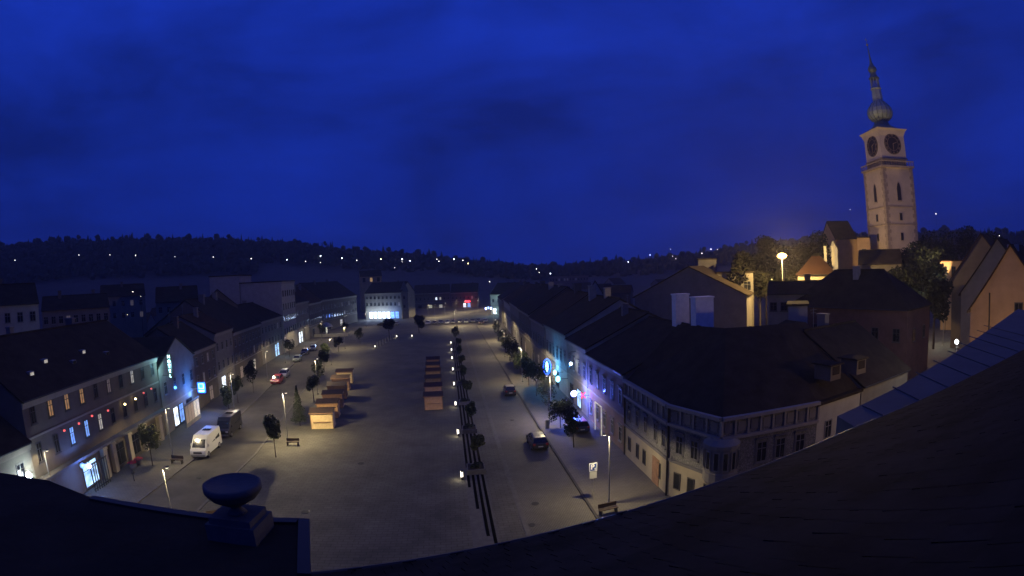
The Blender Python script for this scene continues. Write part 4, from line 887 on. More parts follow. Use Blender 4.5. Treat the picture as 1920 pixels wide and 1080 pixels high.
for i, (x, y) in enumerate(((-31.9, 51.4), (-40.6, 38.2), (-32.8, 72.8), (-36.0, 97.7), (-39.7, 121.4), (-41.8, 147.4), (-41.5, 167), (-38.0, 191), (-33, 209), (-21.4, 246))):
    if i == 1: continue
    street_lamp(x, y, R(0), ('lamp post behind the white van on the left pavement', '', 'lamp post right of the blue square sign', 'lamp post behind the red car', 'lamp post in front of the blue lit shop window', 'lamp post beside the two white lit doors', 'small lamp post left of the white canopy', 'small lamp post right of the white canopy', 'small lamp post left of the long lit shop front', 'lamp post at the right end of the long lit shop front')[i], .6)
street_lamp(-35.6, 34.4, 0, 'short lit post at the left below the wall lantern', .15)
for i, (x, y) in enumerate(((2.4, 198), (-9.4, 246.4), (-6.2, 243), (-1.5, 251), (4.2, 270), (8.6, 268), (16.0, 279), (21.3, 253))):
    street_lamp(x, y, R(0), ('single lamp post with glowing head on the middle axis of the square', 'left one of the two lamps behind the round dark tree', 'right one of the two lamps behind the round dark tree', 'lamp left of the two lit upper windows of the end house', 'lamp above the yellow road mark at the end', 'lamp just left of the red sign', 'lamp right of the red sign', 'lamp beside the cyan oval sign')[i], 3.2 if i == 0 else 1.3)
# lane lamps on the right and the big golden hill lamp
for i, (px, py, d, c) in enumerate(((1794, 641, 56, (.95, .95, 1.0)), (1770, 573, 96, (.95, 1.0, .9)), (1774, 553, 122, (.9, .9, 1.0)))):
    p = far(px, py, d); gz = ground(p.x, p.y); s = empty('lane_lamp', (p.x, p.y, gz), 0, ('nearest', 'middle', 'farthest')[i] + ' white lamp of the lane climbing at the right', 'street lamp', 'lamps of the lane')
    hgt = p.z-gz; m = MB(); m.lathe([(.07, 0), (.05, hgt-.2)], 8); m.build('pole', 'metal_grey', s)
    m = MB(); m.lathe([(.05, hgt-.2), (.17, hgt-.1), (.19, hgt+.1), (.05, hgt+.2)], 10); m.build('globe', 'bulb_cold', s)
    light(s, (0, 0, hgt), (1300, 2600, 1800)[i], c, .25)
p = far(1466, 480, 96); gz = ground(p.x, p.y); hp = p.z-gz
s = empty('hill_lamp', (p.x, p.y, gz), 0, 'very bright golden lamp on a slim mast among trees left of the church', 'street lamp')
m = MB(); m.lathe([(.11, 0), (.07, hp-.3)], 8); m.build('mast', 'metal_grey', s)
m = MB(); m.lathe([(.1, hp-.6), (.75, hp-.34), (.98, hp), (.75, hp+.36), (.1, hp+.6)], 14); m.build('globe', 'bulb_warm', s)
light(s, (-1.0, -2.0, hp+.1), 24000, (1.0, .66, .25), .4)
q = far(1848, 640, 44); s = empty('lane_lamp', (q.x, q.y, 5), 0, 'amber wall light below the amber gable, hidden by the dark roof', 'street lamp')
m = MB(); m.lathe([(.07, 0), (.05, 6)], 8); m.build('pole', 'metal_grey', s); m = MB(); m.lathe([(.05, 6), (.3, 6.1), (.1, 6.3)], 8); m.build('globe', 'bulb_warm', s)
light(s, (0, 0, 6.7), 1300, (1.0, .64, .28), .3)
q = far(1790, 590, 84); light(s, (q.x-s.location.x, q.y-s.location.y, 7.5), 90, (1.0, .60, .30), .3)

# bollard lights along the channel bars
BM = {}
m = MB(); m.box(-.10, .10, -.16, .16, 0, .95); m.box(-.13, .13, -.19, .19, .951, 1.0); BM['b'] = m.mesh('body'); BM['b'].materials.append(M['metal_dark'])
m = MB(); m.box(-.13, -.103, -.15, .15, .25, .82); m.box(-.08, .08, -.185, -.163, .35, .80); BM['l'] = m.mesh('lens'); BM['l'].materials.append(M['bollard_glow'])
ORD = ['nearest', 'second', 'third', 'fourth', 'fifth', 'sixth', 'seventh', 'eighth']
for i, y in enumerate((46.5, 60.4, 74.6, 88.8, 103.2, 117.6, 130.8, 145.0)):
    s = empty('bollard_light', (.42, y, .065), 0, ORD[i] + ' of the low glowing bollards in the line beside the dark bars', 'bollard light', 'glowing bollards along the square')
    put('body', BM['b'], s); put('lens', BM['l'], s); light(s, (-.28, -.1, .5), 22, (1, .88, .68), .12)
for i, (x, y) in enumerate(((-16.7, 166.5), (-11.8, 166.2), (-20.6, 143.5))):
    s = empty('bollard_light', (x, y, .065), 0, ('left', 'right', 'nearer dim')[i] + ' one of the low white lights before the round trees at the far end', 'bollard light', 'white lights at the far end')
    put('body', BM['b'], s); put('lens', BM['l'], s); light(s, (-.28, -.1, .5), 25, (1, .95, .85), .12)
for i in range(9):
    x, y = -20.6 + i*.42, 141.8 + i*3.2; m = MB(); m.lathe([(.13, .06), (.11, 1.5), (.02, 1.6)], 8); o = m.build('bollard', 'stone_pale'); o.location = (x, y, 0)
    tag(o, 'pale slim post, ' + (ORD+['last'])[i] + ' in the short diagonal row leading to the round tree', 'bollard', 'pale posts in a diagonal row')

# ------------------------------------------------------------------ trees
def crown_mesh(n, rx, rz, size, seed, cone=False, holes=5):
    r_ = random.Random(seed); m = MB(); bl = []
    for k in range(9): 
        a = r_.random()*6.28; q = r_.random()**.5*.62; zz = r_.uniform(-.62, .62)
        bl.append((q*math.cos(a)*rx, q*math.sin(a)*rx, zz*rz, r_.uniform(.42, .62)))
    k = 0
    while k < n:
        if cone:
            t = r_.random()**1.5; a = r_.random()*6.28; rr = rx*(1-t)*(r_.random()**.35)*(.85+.3*math.sin(a*5+t*9)); c = Vector((rr*math.cos(a), rr*math.sin(a), -rz+2*rz*t))
        else:
            b = r_.choice(bl); v = Vector((r_.gauss(0, 1), r_.gauss(0, 1), r_.gauss(0, 1))).normalized()*(r_.random()**.3)*b[3]*1.0
            c = Vector((b[0]+v.x*rx, b[1]+v.y*rx, b[2]+v.z*rz*.9))
        s_ = size*r_.uniform(.6, 1.4); u = Vector((r_.gauss(0, 1), r_.gauss(0, 1), r_.gauss(0, .7))).normalized(); w_ = u.cross(Vector((r_.gauss(0, 1), r_.gauss(0, 1), r_.gauss(0, 1)))).normalized()
        m.add([c-u*s_, c+w_*s_*.6, c+u*s_, c-w_*s_*.6], [(0, 1, 2, 3)]); k += 1
    return m.mesh('crown')
TC = {}
def trunk_mesh(h, r, rx, rz, seed):
    r_ = random.Random(seed); m = MB(); m.tube((0, 0, 0), (.04, .02, h*.55), r, r*.75, 8); m.tube((.04, .02, h*.55), (0, .05, h), r*.75, r*.35, 7)
    for k in range(6):
        a = k*1.05 + r_.random(); z0 = h*(.55+.06*k); m.tube((.02, .02, z0), (rx*.6*math.cos(a), rx*.6*math.sin(a), z0+rz*r_.uniform(.4, .8)), r*.35, r*.1, 5)
    return m.mesh('trunk')
def tree(name, x, y, zc, rx, rz, label, group, leafm='leaf', n=1300, size=.11, seed=1, z0=.08, cone=False, r=.07):
    key = (seed % 4, cone, n, size, leafm, round(rx, 1), round(rz, 1))
    if key not in TC:
        me = crown_mesh(n, rx, rz, size, seed % 4 + (50 if cone else 0), cone); me.materials.append(M[leafm]); TC[key] = me
    s = empty(name, (x, y, z0), seed*1.7, label, 'tree', group)
    tk = ('t', seed % 4, round(zc, 1), round(rx, 1), r)
    if tk not in TC: TC[tk] = trunk_mesh(zc-z0, r, rx, rz, seed); TC[tk].materials.append(M['bark'])
    put('trunk', TC[tk], s); put('crown', TC[key], s, (0, 0, zc-z0)); return s
TL_ = [(-20.0, 53.9, 3.25, 1.0, 1.7, 'leaf_olive', 'rounded young tree casting a broad shadow right of the left road, nearest to the urn', 0),
       (-20.6, 66.6, 3.2, 1.15, 2.4, 'leaf_dark', 'pointed dark conifer left of the nearest market hut', 1),
       (-22.1, 80.5, 3.3, 1.1, 1.5, 'leaf', 'round tree left of the middle market huts', 0),
       (-24.6, 94.5, 3.0, 1.2, 1.9, 'leaf_dark', 'leafy tree left of the farthest market hut', 0),
       (-26.9, 108.5, 3.0, 1.1, 1.7, 'leaf', 'slim tree by the inner kerb beyond the market huts', 0),
       (-29.4, 122, 2.9, 1.3, 1.7, 'leaf', 'dense tree by the inner kerb, sixth from the urn', 0),
       (-29.8, 138, 3.0, 1.3, 1.6, 'leaf_dark', 'tree by the inner kerb, seventh from the urn', 0),
       (-26.7, 154.8, 3.2, 1.4, 1.6, 'leaf_dark', 'tree standing alone where the square narrows at the far left', 0),
       (-33.6, 49.3, 3.0, 1.25, 1.9, 'leaf_olive', 'leafy tree before the pale arcade piers on the left pavement', 0),
       (-34.9, 75.4, 2.4, 1.1, 1.7, 'leaf_dark', 'dark tree right of the blue square sign', 0),
       (-35.2, 80.0, 3.2, 1.1, 1.7, 'leaf_dark', 'dark tree behind the lamp right of the blue sign', 0),
       (-35.4, 88.0, 4.0, 1.35, 1.9, 'leaf_dark', 'tall dark tree left of the red car', 0),
       (-41.5, 131, 3.0, 1.5, 1.8, 'leaf_dark', 'tree before the blue lit shop window', 0),
       (-43.5, 176, 3.2, 1.6, 1.8, 'leaf_dark', 'tree left of the white canopy', 0),
       (-36.5, 182, 3.2, 1.6, 1.8, 'leaf_dark', 'tree right of the white canopy', 0)]
for i, (x, y, zc, rx, rz, lm, lab, cn) in enumerate(TL_):
    tree('conifer_tree' if cn else 'street_tree', x, y, zc, rx, rz, lab, 'trees along the left road', lm, seed=i, cone=bool(cn), n=3600 if i == 0 else 1800 if i < 3 or i == 8 else 1100, size=.11 if i < 3 or i == 8 else .16)
for i, (x, y, rx) in enumerate(((-19.1, 166.5, 2.5), (-10.2, 178, 2.6))):
    tree('round_tree', x, y, 4.1, rx, 2.4, ('broad round clipped tree with several stems at the far left end, bluish on top', 'nearly black round clipped tree at the far end beside the parked cars')[i], 'round trees at the far end', 'leaf_dark', n=2600, size=.2, seed=20+i, r=.12)
for i, (x, y, zc, rx, rz) in enumerate(((12.6, 53.0, 3.1, 1.3, 1.7), (12.8, 60.6, 2.6, 1.5, 1.6), (12.9, 69.0, 3.0, 1.3, 1.9), (12.8, 78, 3.6, 1.4, 2.0), (12.9, 86, 3.3, 1.4, 2.0), (12.9, 95.5, 3.2, 1.5, 1.9), (12.9, 104, 3.2, 1.5, 2.0), (13, 113, 3.3, 1.5, 2), (13.2, 124, 3.3, 1.5, 2), (13.6, 136, 3.2, 1.5, 1.9), (14.6, 158, 3.2, 1.5, 1.9))):
    tree('street_tree', x, y, zc, rx, rz, ('tree right of the nearest dark car', 'bushy tree under the blue glow behind the nearest dark car', 'tree left of the dazzling round sign', 'tall tree right of the farther dark car', 'tree under the blue oval sign', 'sixth tree of the right row counted from the nearest car', 'seventh tree of the right row counted from the nearest car', 'eighth tree of the right row counted from the nearest car', 'ninth tree of the right row counted from the nearest car', 'tenth tree of the right row counted from the nearest car', 'farthest tree of the right row')[i],
         'trees along the right pavement', ('leaf_dark', 'leaf', 'leaf_dark', 'leaf')[i % 4], seed=i+1, n=1500 if i < 3 else 1100, size=.12 if i < 3 else .16)
# planters with small trees on the channel bars
for i, (y, has) in enumerate(((48.5, 1), (62.1, 1), (76.3, 1), (90.3, 1), (104.5, 1), (118.6, 1), (132.6, 1))):
    s = empty('planter_box', (1.75, y, .06), 0, ORD[i] + ' low stone planter set across the dark bars', 'planter', 'stone planters on the dark bars')
    for nm, bx in (('side_slab', (-.8, .95, -.95, -.85, 0, .5)), ('side_slab', (-.8, .95, .85, .95, 0, .5)), ('end_slab', (-.8, -.7, -.847, .847, 0, .5)), ('end_slab', (.85, .95, -.847, .847, 0, .5))):
        m = MB(); m.box(*bx); m.build(nm, 'planter_stone', s)
    m = MB(); m.box(-.697, .847, -.847, .847, 0, .40); m.build('soil', 'soil', s)
    tree('small_tree', 2.3, y + (3.7 if i < 4 else 3), 1.9, .68, .95, ORD[i] + ' small planted tree right behind its stone planter on the dark bars', 'small trees on the dark bars', 'leaf' if i % 2 else 'leaf_olive', seed=i+2, n=1100 if i < 3 else 800, size=.17, r=.05)
    if i < 5:
        s2 = crown_mesh(260, .7, .3, .1, 90+i); s2.materials.append(M['leaf_dark']); o = put('planter_shrub', s2, None, (1.83, y, .72)); tag(o, 'low shrub filling the ' + ORD[i] + ' stone planter', 'shrub', 'shrubs in the stone planters')
tree('small_tree', 1.95, 152, 2.9, 1.2, 1.6, 'round little tree ending the line of bars below the axis lamp', 'small trees on the dark bars', 'leaf_dark', seed=3, n=900, size=.17)
# trees round the hill lamp and below the tower
HT = [(1408, 512, 106, 4.2), (1436, 515, 112, 4.6), (1478, 528, 104, 3.2), (1502, 512, 118, 4.6), (1528, 495, 126, 4.6), (1455, 490, 130, 5), (1492, 486, 134, 5), (1388, 526, 100, 3.4), (1425, 540, 101, 3.0), (1440, 470, 160, 4.5),
      (1683, 498, 122, 3.6), (1702, 505, 118, 4.0), (1722, 490, 124, 4.2), (1742, 500, 122, 4.5), (1690, 528, 108, 3.4), (1715, 540, 100, 3.6), (1740, 535, 100, 4.2), (1752, 560, 92, 3.4), (1760, 470, 150, 6), (1545, 478, 150, 6), (1800, 470, 160, 6.5), (1850, 480, 150, 6)]
for i, (px, py, d, r_) in enumerate(HT):
    p = far(px, py, d); gz = ground(p.x, p.y)
    a = i < 10
    tree('hill_tree', p.x, p.y, p.z, r_*.95, r_*1.05, ('big leafy tree, %s from the left in the gold lit clump around the hill lamp' % ordw(sorted(h[0] for h in HT[:10]).index(px)+1)) if a else ('dark leafy tree, %s from the left in the clump round the church tower' % ordw(sorted(h[0] for h in HT[10:]).index(px)+1)), 'trees around the hill lamp' if a else 'trees below the church tower', 'leaf_hill' if a else 'leaf_dark', n=2400, size=.32, seed=i, z0=gz, r=.22)
# ------------------------------------------------------------------ wooded hills
lights_far = [(28, 488, 0), (148, 478, 0), (206, 478, 0), (254, 479, 0), (328, 481, 0), (400, 482, 0), (471, 485, 0), (538, 487, 1), (573, 490, 0), (601, 480, 1), (601, 492, 0), (641, 484, 1), (669, 488, 0), (714, 486, 2), (754, 486, 1), (754, 491, 0), (769, 489, 1), (740, 502, 0), (819, 486, 0), (823, 490, 0), (851, 486, 1), (868, 488, 0), (878, 494, 2),
    (1006, 504, 0), (1011, 511, 0), (1032, 513, 1), (1052, 518, 2), (1091, 518, 2), (1178, 491, 1), (1219, 478, 1), (1257, 467, 0), (1261, 480, 0), (1267, 485, 0), (1316, 475, 0), (1345, 468, 0), (1333, 467, 0), (918, 528, 0), (888, 532, 0), (1235, 532, 0), (249, 547, 0), (264, 556, 0), (297, 553, 0), (239, 590, 2), (1874, 442, 0), (1876, 455, 1), (1877, 472, 1), (1896, 462, 0), (1755, 401, 0), (1594, 393, 0), (1447, 524, 2)]
def march(px, py, clear):
    for k in range(100, 900, 4):
        p = far(px, py, k)
        if p.z < ground(p.x, p.y) + clear: return p
    return None
FL = []; rt0 = random.Random(9)
for (px, py, t) in lights_far:
    p = march(px, py, TREE_H+1.0) or far(px, py, 640)
    if py > 525 and px < 400: p = far(px, py, 150)
    if px == 1447: p = far(px, py, 90)
    gz = ground(p.x, p.y); hgt = max(3, p.z-gz); d = math.hypot(p.x, p.y)
    FL.append((math.atan2(p.x, p.y), p.z, d))
    same = sorted(a for a, b, c in lights_far if c == t); rk = same.index(px) + 1
    s = empty('hill_street_lamp', (p.x, p.y, p.z-hgt), 0, 'tiny lamp on the dark slopes, %s from the left of the %s ones' % (ordw(rk), ('white', 'cold bluish', 'golden')[t]), 'street lamp', ('white', 'bluish', 'golden')[t] + ' lamps scattered over the slopes')
    m = MB(); m.lathe([(.12, 0), (.08, hgt)], 5); m.build('pole', 'metal_dark', s)
    rr = d/987*.75*(1.3 if t else .85)*rt0.uniform(.55, 1.1); m = MB(); m.lathe([(.1, hgt-rr), (rr*.8, hgt-rr*.6), (rr, hgt), (rr*.8, hgt+rr*.6), (.1, hgt+rr)], 8); m.build('globe', ('bulb_far', 'bulb_far_blue', 'bulb_far_gold')[t], s)
rt = random.Random(5); ICO = []
ph_ = (1+5**.5)/2
iv = [Vector(v).normalized() for v in ((-1, ph_, 0), (1, ph_, 0), (-1, -ph_, 0), (1, -ph_, 0), (0, -1, ph_), (0, 1, ph_), (0, -1, -ph_), (0, 1, -ph_), (ph_, 0, -1), (ph_, 0, 1), (-ph_, 0, -1), (-ph_, 0, 1))]
iF = [(0,11,5),(0,5,1),(0,1,7),(0,7,10),(0,10,11),(1,5,9),(5,11,4),(11,10,2),(10,7,6),(7,1,8),(3,9,4),(3,4,2),(3,2,6),(3,6,8),(3,8,9),(4,9,5),(2,4,11),(6,2,10),(8,6,7),(9,8,1)]
def forest(azs, dr, n, name):
    m = MB(); k = 0
    while k < n:
        az = rt.uniform(*azs); d = rt.uniform(*dr); x, y = d*math.sin(az), d*math.cos(az); g0 = ground(x, y)
        tall = rt.uniform(5.0, 11.0) + (4.5 if rt.random() < .07 else 0); top = g0 + tall
        if any(abs(az-a)*d < 3.5 and d < dl and (top-H)/d > (z-H)/dl - .002 for a, z, dl in FL): continue
        con = rt.random() < .35; r_ = rt.uniform(2.2, 4.2)
        if con:
            c = Vector((x, y, g0)); nn_ = 7; vs = [c + Vector((r_*.75*math.cos(6.283*i/nn_)*rt.uniform(.8, 1.2), r_*.75*math.sin(6.283*i/nn_)*rt.uniform(.8, 1.2), tall*.2)) for i in range(nn_)] + [c + Vector((0, 0, tall+1.5))]
            m.add(vs, [(i, (i+1) % nn_, nn_) for i in range(nn_)])
        else:
            for q in range(3):
                c = Vector((x+rt.uniform(-.5, .5)*r_, y+rt.uniform(-.5, .5)*r_, g0 + tall - r_*rt.uniform(.8, 1.5)))
                m.add([c + v*r_*rt.uniform(.55, 1.05) for v in iv], iF)
        k += 1
    tag(m.build(name, 'leaf_dark'), kind='stuff')
forest((-1.0, -.36), (430, 640), 3400, 'forest')
forest((-.36, .62), (470, 640), 2600, 'forest')
forest((.62, 1.12), (330, 640), 2200, 'forest')

# ------------------------------------------------------------------ market huts
HC = {}
def hut(x, y, rz, wmat, rmat, label, group, w=2.9, d=2.1, h=2.15):
    s = empty('market_hut', (x, y, .065), rz, label, 'market hut', group)
    key = (wmat, rmat, w, d, h)
    if key not in HC:
        parts = []; nb_ = 11; bh = h/nb_
        for k in range(nb_):                                   # horizontal boards of the closed front
            m = MB(); m.box(-w/2, w/2, -.03, 0, k*bh+.006, (k+1)*bh-.006); parts.append(('board', m.mesh('board'), wmat, (0, -d/2, 0)))
        m = MB(); m.extx([(-d/2+.003, .02), (-d/2+.003, h-.02), (d/2, h+.18), (d/2, .02)], -w/2+.02, w/2-.02); parts.append(('wall', m.mesh('wall'), wmat, (0, 0, 0)))
        for sx in (-1, 1):
            m = MB(); m.box(-.05, .05, -.06, .03, 0, h); parts.append(('corner_post', m.mesh('corner_post'), 'wood_brown', (sx*(w/2+.02), -d/2-.002, 0)))
            for za in (.05, h-.2):
                m = MB(); m.box(-.025, .025, -d/2+.1, d/2, za, za+.15); parts.append(('side_rail', m.mesh('side_rail'), 'wood_light', (sx*(w/2+.01), 0, 0)))
        m = MB(); m.extx([(-d/2-.28, h-.02), (-d/2-.28, h+.06), (0, h+.5), (d/2+.2, h+.16), (d/2+.2, h+.08), (0, h+.42)], -w/2-.2, w/2+.2); parts.append(('roof', m.mesh('roof'), rmat, (0, 0, 0)))
        m = MB(); m.box(-w/2-.21, w/2+.21, -.02, 0, -.09, .03); parts.append(('fascia', m.mesh('fascia'), 'wood_brown', (0, -d/2-.285, h+.02)))
        m = MB(); m.box(-w/2+.35, w/2-.35, -.02, 0, 0, .95); parts.append(('shutter', m.mesh('shutter'), wmat, (0, -d/2-.034, .98)))
        m = MB(); m.box(-w/2+.3, w/2-.3, -.16, 0, 0, .05); parts.append(('counter', m.mesh('counter'), 'wood_brown', (0, -d/2-.034, .9)))
        for p in parts: p[1].materials.append(M[p[2]])
        HC[key] = parts
    for nm, me, mt_, lc in HC[key]: put(nm, me, s, lc)
    return s
for i, (x, y, rz, wm_, rm_) in enumerate(((-17.2, 66.3, 0, 'wood_light', 'felt_brown'), (-17.6, 71.6, 0, 'wood_orange', 'felt_brown'), (-18.1, 77.4, 0, 'wood_brown', 'felt_brown'), (-18.7, 83.6, 0, 'wood_brown', 'felt_brown'), (-19.4, 90.0, 0, 'wood_orange', 'felt_brown'), (-19.9, 96.3, 0, 'wood_light', 'felt_brown'))):  # wood tones carry the lamp light: nearest front brighter, most others dimmer
    hut(x, y, R(3), wm_, rm_, ('nearest hut of the left row with a bright board front', 'second hut of the left row, its board front half hidden by the nearest', 'third hut of the left row with its front coloured dimmer', 'fourth hut of the left row behind the darker one', 'fifth hut of the left row', 'farthest hut of the left row with pale side rails')[i], 'wooden market huts, left row')
for i in range(6):
    hut(-2.75 - i*.17, 74.6 + i*6.7, 0, 'wood_orange', ('felt_brown', 'felt_red')[i % 2], ORD[i] + ' hut of the right row with a dull red roof', 'wooden market huts, right row', 2.5, 2.1, 2.0)

# ------------------------------------------------------------------ vehicles
def loft_car(spec, key):
    Lg, W, Ht, typ = spec; w2 = W/2; parts = []
    if typ == 'van':
        prof = [(2.75, .32), (2.80, .62), (2.74, 1.0), (2.35, 1.18), (1.62, 2.05), (1.2, 2.42), (-2.7, 2.46), (-2.82, 2.2), (-2.84, .45), (-2.8, .32)]
    elif typ == 'estate': prof = [(2.1, .28), (2.18, .5), (2.12, .72), (1.9, .84), (1.05, .96), (-2.0, .98), (-2.12, .8), (-2.14, .4), (-2.05, .28)]
    else: prof = [(1.95, .26), (2.04, .48), (1.98, .70), (1.72, .84), (.95, .95), (-1.8, .98), (-1.93, .8), (-1.95, .4), (-1.88, .26)]
    b = MB(); n = len(prof); cy = sum(p[0] for p in prof)/n; cz = sum(p[1] for p in prof)/n
    lay = []
    for x, k in ((-w2, .965), (-w2+.07, 1.0), (w2-.07, 1.0), (w2, .965)):
        lay.append([(x if typ != 'van' else x*(1-.05*max(0, (cz+(z-cz)*k-1.1))), cy+(y-cy)*k, cz+(z-cz)*k) for y, z in prof])
    vs = sum(lay, []); fs = [(j*n+i, j*n+(i+1) % n, (j+1)*n+(i+1) % n, (j+1)*n+i) for j in range(3) for i in range(n)] + [tuple(range(n)), tuple(range(3*n, 4*n))[::-1]]
    b.add(vs, fs); parts.append(('body', b, 'PAINT', []))
    wr = .36 if typ == 'van' else .31
    wx = (1.85, -1.75) if typ == 'van' else (1.28, -1.22)
    for yy in wx:
        for sx in (-1, 1):
            t = MB(); t.tube((sx*(w2-.2), yy, wr), (sx*(w2+.02), yy, wr), wr, n=16); rim = MB(); rim.tube((sx*(w2-.1), yy, wr), (sx*(w2+.035), yy, wr), wr*.6, n=10)
            parts.append(('wheel', t, 'tyre', [('rim', rim, 'rim')]))
    if typ == 'van':
        g = MB(); g.add([(-w2*.84, 2.33, 1.235), (w2*.84, 2.33, 1.235), (w2*.78, 1.66, 2.035), (-w2*.78, 1.66, 2.035), (-w2*.84, 2.29, 1.20), (w2*.84, 2.29, 1.20), (w2*.78, 1.62, 2.0), (-w2*.78, 1.62, 2.0)], [(0, 1, 2, 3), (0, 4, 5, 1), (1, 5, 6, 2), (2, 6, 7, 3), (3, 7, 4, 0)])
        parts.append(('windscreen', g, 'glass', []))
        for sx in (-1, 1):
            g = MB()
            for ya, yb in ((.75, 1.55), (-.6, .55), (-2.2, -.8)): g.add([(sx*(w2-.015), ya, 1.3), (sx*(w2-.015), yb, 1.3), (sx*(w2-.05), yb-.1, 1.95), (sx*(w2-.05), ya, 1.95)], [(0, 1, 2, 3)])
            parts.append(('side_window', g, 'glass', []))
            g = MB(); g.box(sx*(w2+.12)-.07, sx*(w2+.12)+.07, 1.72, 1.84, 1.25, 1.55); parts.append(('wing_mirror', g, 'PAINT', []))
        roofz = 2.44; fy, ry, hz = 2.77, -2.86, .88
        g = MB(); g.box(-.55, .55, 2.765, 2.80, .64, .86); parts.append(('grille', g, 'metal_dark', []))
        g = MB(); g.box(-w2*.9, w2*.9, 2.72, 2.83, .34, .56); parts.append(('bumper', g, 'metal_grey', []))
        g = MB(); g.box(-.5, .5, -1.2, -.5, 2.47, 2.52); parts.append(('roof_hatch', g, 'glass', []))
    else:
        if typ == 'estate': fb, ft, rt_, rb_ = 1.1, .35, -1.75, -2.05
        else: fb, ft, rt_, rb_ = 1.0, .25, -1.35, -1.82
        z0, z1 = .95, Ht-.05; g = MB(); a, c = w2*.93, w2*.72
        g.add([(-a, fb, z0), (a, fb, z0), (a, rb_, z0), (-a, rb_, z0), (-c, ft, z1), (c, ft, z1), (c, rt_, z1), (-c, rt_, z1)], [(0, 1, 5, 4), (1, 2, 6, 5), (2, 3, 7, 6), (3, 0, 4, 7), (4, 5, 6, 7)])
        parts.append(('cabin_glass', g, 'glass', []))
        g = MB(); g.add([(-c-.03, ft+.06, z1-.02), (c+.03, ft+.06, z1-.02), (c+.03, rt_-.06, z1-.02), (-c-.03, rt_-.06, z1-.02), (-c*.9, ft-.05, Ht), (c*.9, ft-.05, Ht), (c*.9, rt_+.05, Ht), (-c*.9, rt_+.05, Ht)], [(3, 2, 1, 0), (4, 5, 6, 7), (0, 1, 5, 4), (1, 2, 6, 5), (2, 3, 7, 6), (3, 0, 4, 7)])
        for sx in (-1, 1):
            for (p, q) in (((a, fb), (c, ft)), ((a, rb_), (c, rt_)), ((a, (fb+rb_)/2), (c, (ft+rt_)/2))): g.tube((sx*p[0], p[1], z0), (sx*(q[0]+.01), q[1], z1), .035, n=5)
        parts.append(('roof_panel', g, 'PAINT', []))
        for sx in (-1, 1): g = MB(); g.box(sx*(w2+.08)-.07, sx*(w2+.08)+.07, .62, .72, .93, 1.07); parts.append(('wing_mirror', g, 'PAINT', []))
        fy = prof[2][0]; ry = prof[-3][0]-.01; hz = .64
        g = MB(); g.box(-.4, .4, fy-.03, fy+.045, .42, .56); parts.append(('grille', g, 'metal_dark', []))
        g = MB(); g.box(-.26, .26, ry-.03, ry+.02, .52, .63); parts.append(('number_plate', g, 'plate_white', []))
    for sx in (-1, 1):
        g = MB(); g.box(sx*(w2-.3)-.18, sx*(w2-.3)+.18, fy-.12, fy+.02, hz-.08, hz+.1); parts.append(('headlight', g, 'lamp_glass', []))
        g = MB(); g.box(sx*(w2-.2)-.13, sx*(w2-.2)+.13, ry-.02, ry+.1, .7, .92 if typ != 'van' else 1.2); parts.append(('tail_light', g, 'tail_red', []))
    g = MB(); g.box(-.26, .26, fy+.0, fy+.055, .36, .46); parts.append(('number_plate', g, 'plate_white', []))
    return parts
CC = {}
def car(x, y, rz, paint, typ, label, cat='car', group=None, z=.01):
    spec = {'van': (5.6, 2.0, 2.46, 'van'), 'estate': (4.3, 1.78, 1.5, 'estate'), 'hatch': (3.9, 1.72, 1.46, 'hatch')}[typ]
    s = empty('parked_van' if typ == 'van' else 'parked_car', (x, y, z), rz, label, cat, group)
    if typ not in CC: CC[typ] = loft_car(spec, typ)
    if (typ, paint) not in CC:
        CC[(typ, paint)] = [(nm, [mb.mesh(nm), mt_ if mt_ != 'PAINT' else paint], [(a, b.mesh(a), c) for a, b, c in sub]) for nm, mb, mt_, sub in CC[typ]]
        for nm, (me, mt_), sub in CC[(typ, paint)]:
            me.materials.append(M[mt_])
            for a, b, c in sub: b.materials.append(M[c])
    for nm, (me, mt_), sub in CC[(typ, paint)]:
        o = put(nm, me, s)
        for a, b, c in sub: put(a, b, o)
    return s
PK = 'cars parked at the square'
car(8.95, 55.0, R(1), 'car_black', 'estate', 'black car on the right road nearest to the camera, seen from behind', group=PK)
car(9.05, 81.2, R(-1), 'car_black', 'hatch', 'dark hatchback farther up the right road with bright rear window', group=PK)
car(14.7, 59.3, R(0), 'car_blue', 'estate', 'dark car in the blue light on the right pavement by the facade', group=PK, z=.11)
car(-29.3, 55.3, R(183), 'car_white', 'van', 'white minibus facing the camera on the left pavement', 'van')
car(-29.7, 63.4, R(183), 'car_black', 'van', 'dark van parked right behind the white minibus', 'van')
car(-33.9, 97.4, R(186), 'car_red', 'estate', 'red car with bright headlights on the left side', group=PK)
car(-34.4, 103.6, R(186), 'car_silver', 'estate', 'silver car right behind the red car', group=PK)
car(-37.5, 124.4, R(186), 'car_green', 'hatch', 'small pale greenish car alone on the left road', group=PK)
car(-38.8, 136.5, R(186), 'car_black', 'estate', 'dark car nearer in the pair before the lit door', group=PK)
car(-38.4, 143.5, R(186), 'car_blue', 'estate', 'dark blue car farther in the pair before the lit door', group=PK)
ck = ['car_silver', 'car_black', 'car_blue', 'car_silver', 'car_black', 'car_black', 'car_green', 'car_black', 'car_blue', 'car_silver']
for i in range(10):
    car(-8.2 + i*2.55, 209.5 + (i % 3)*.5, R(180 + rnd.uniform(-3, 3)), ck[i], 'hatch' if i % 2 else 'estate', ('silver', 'black', 'dark blue', 'silver', 'black', 'black', 'greenish', 'black', 'dark blue', 'silver')[i] + ' car, ' + (NUM[i] if i else 'first') + ' from the left in the row behind the round dark tree', group='cars parked across the far end')
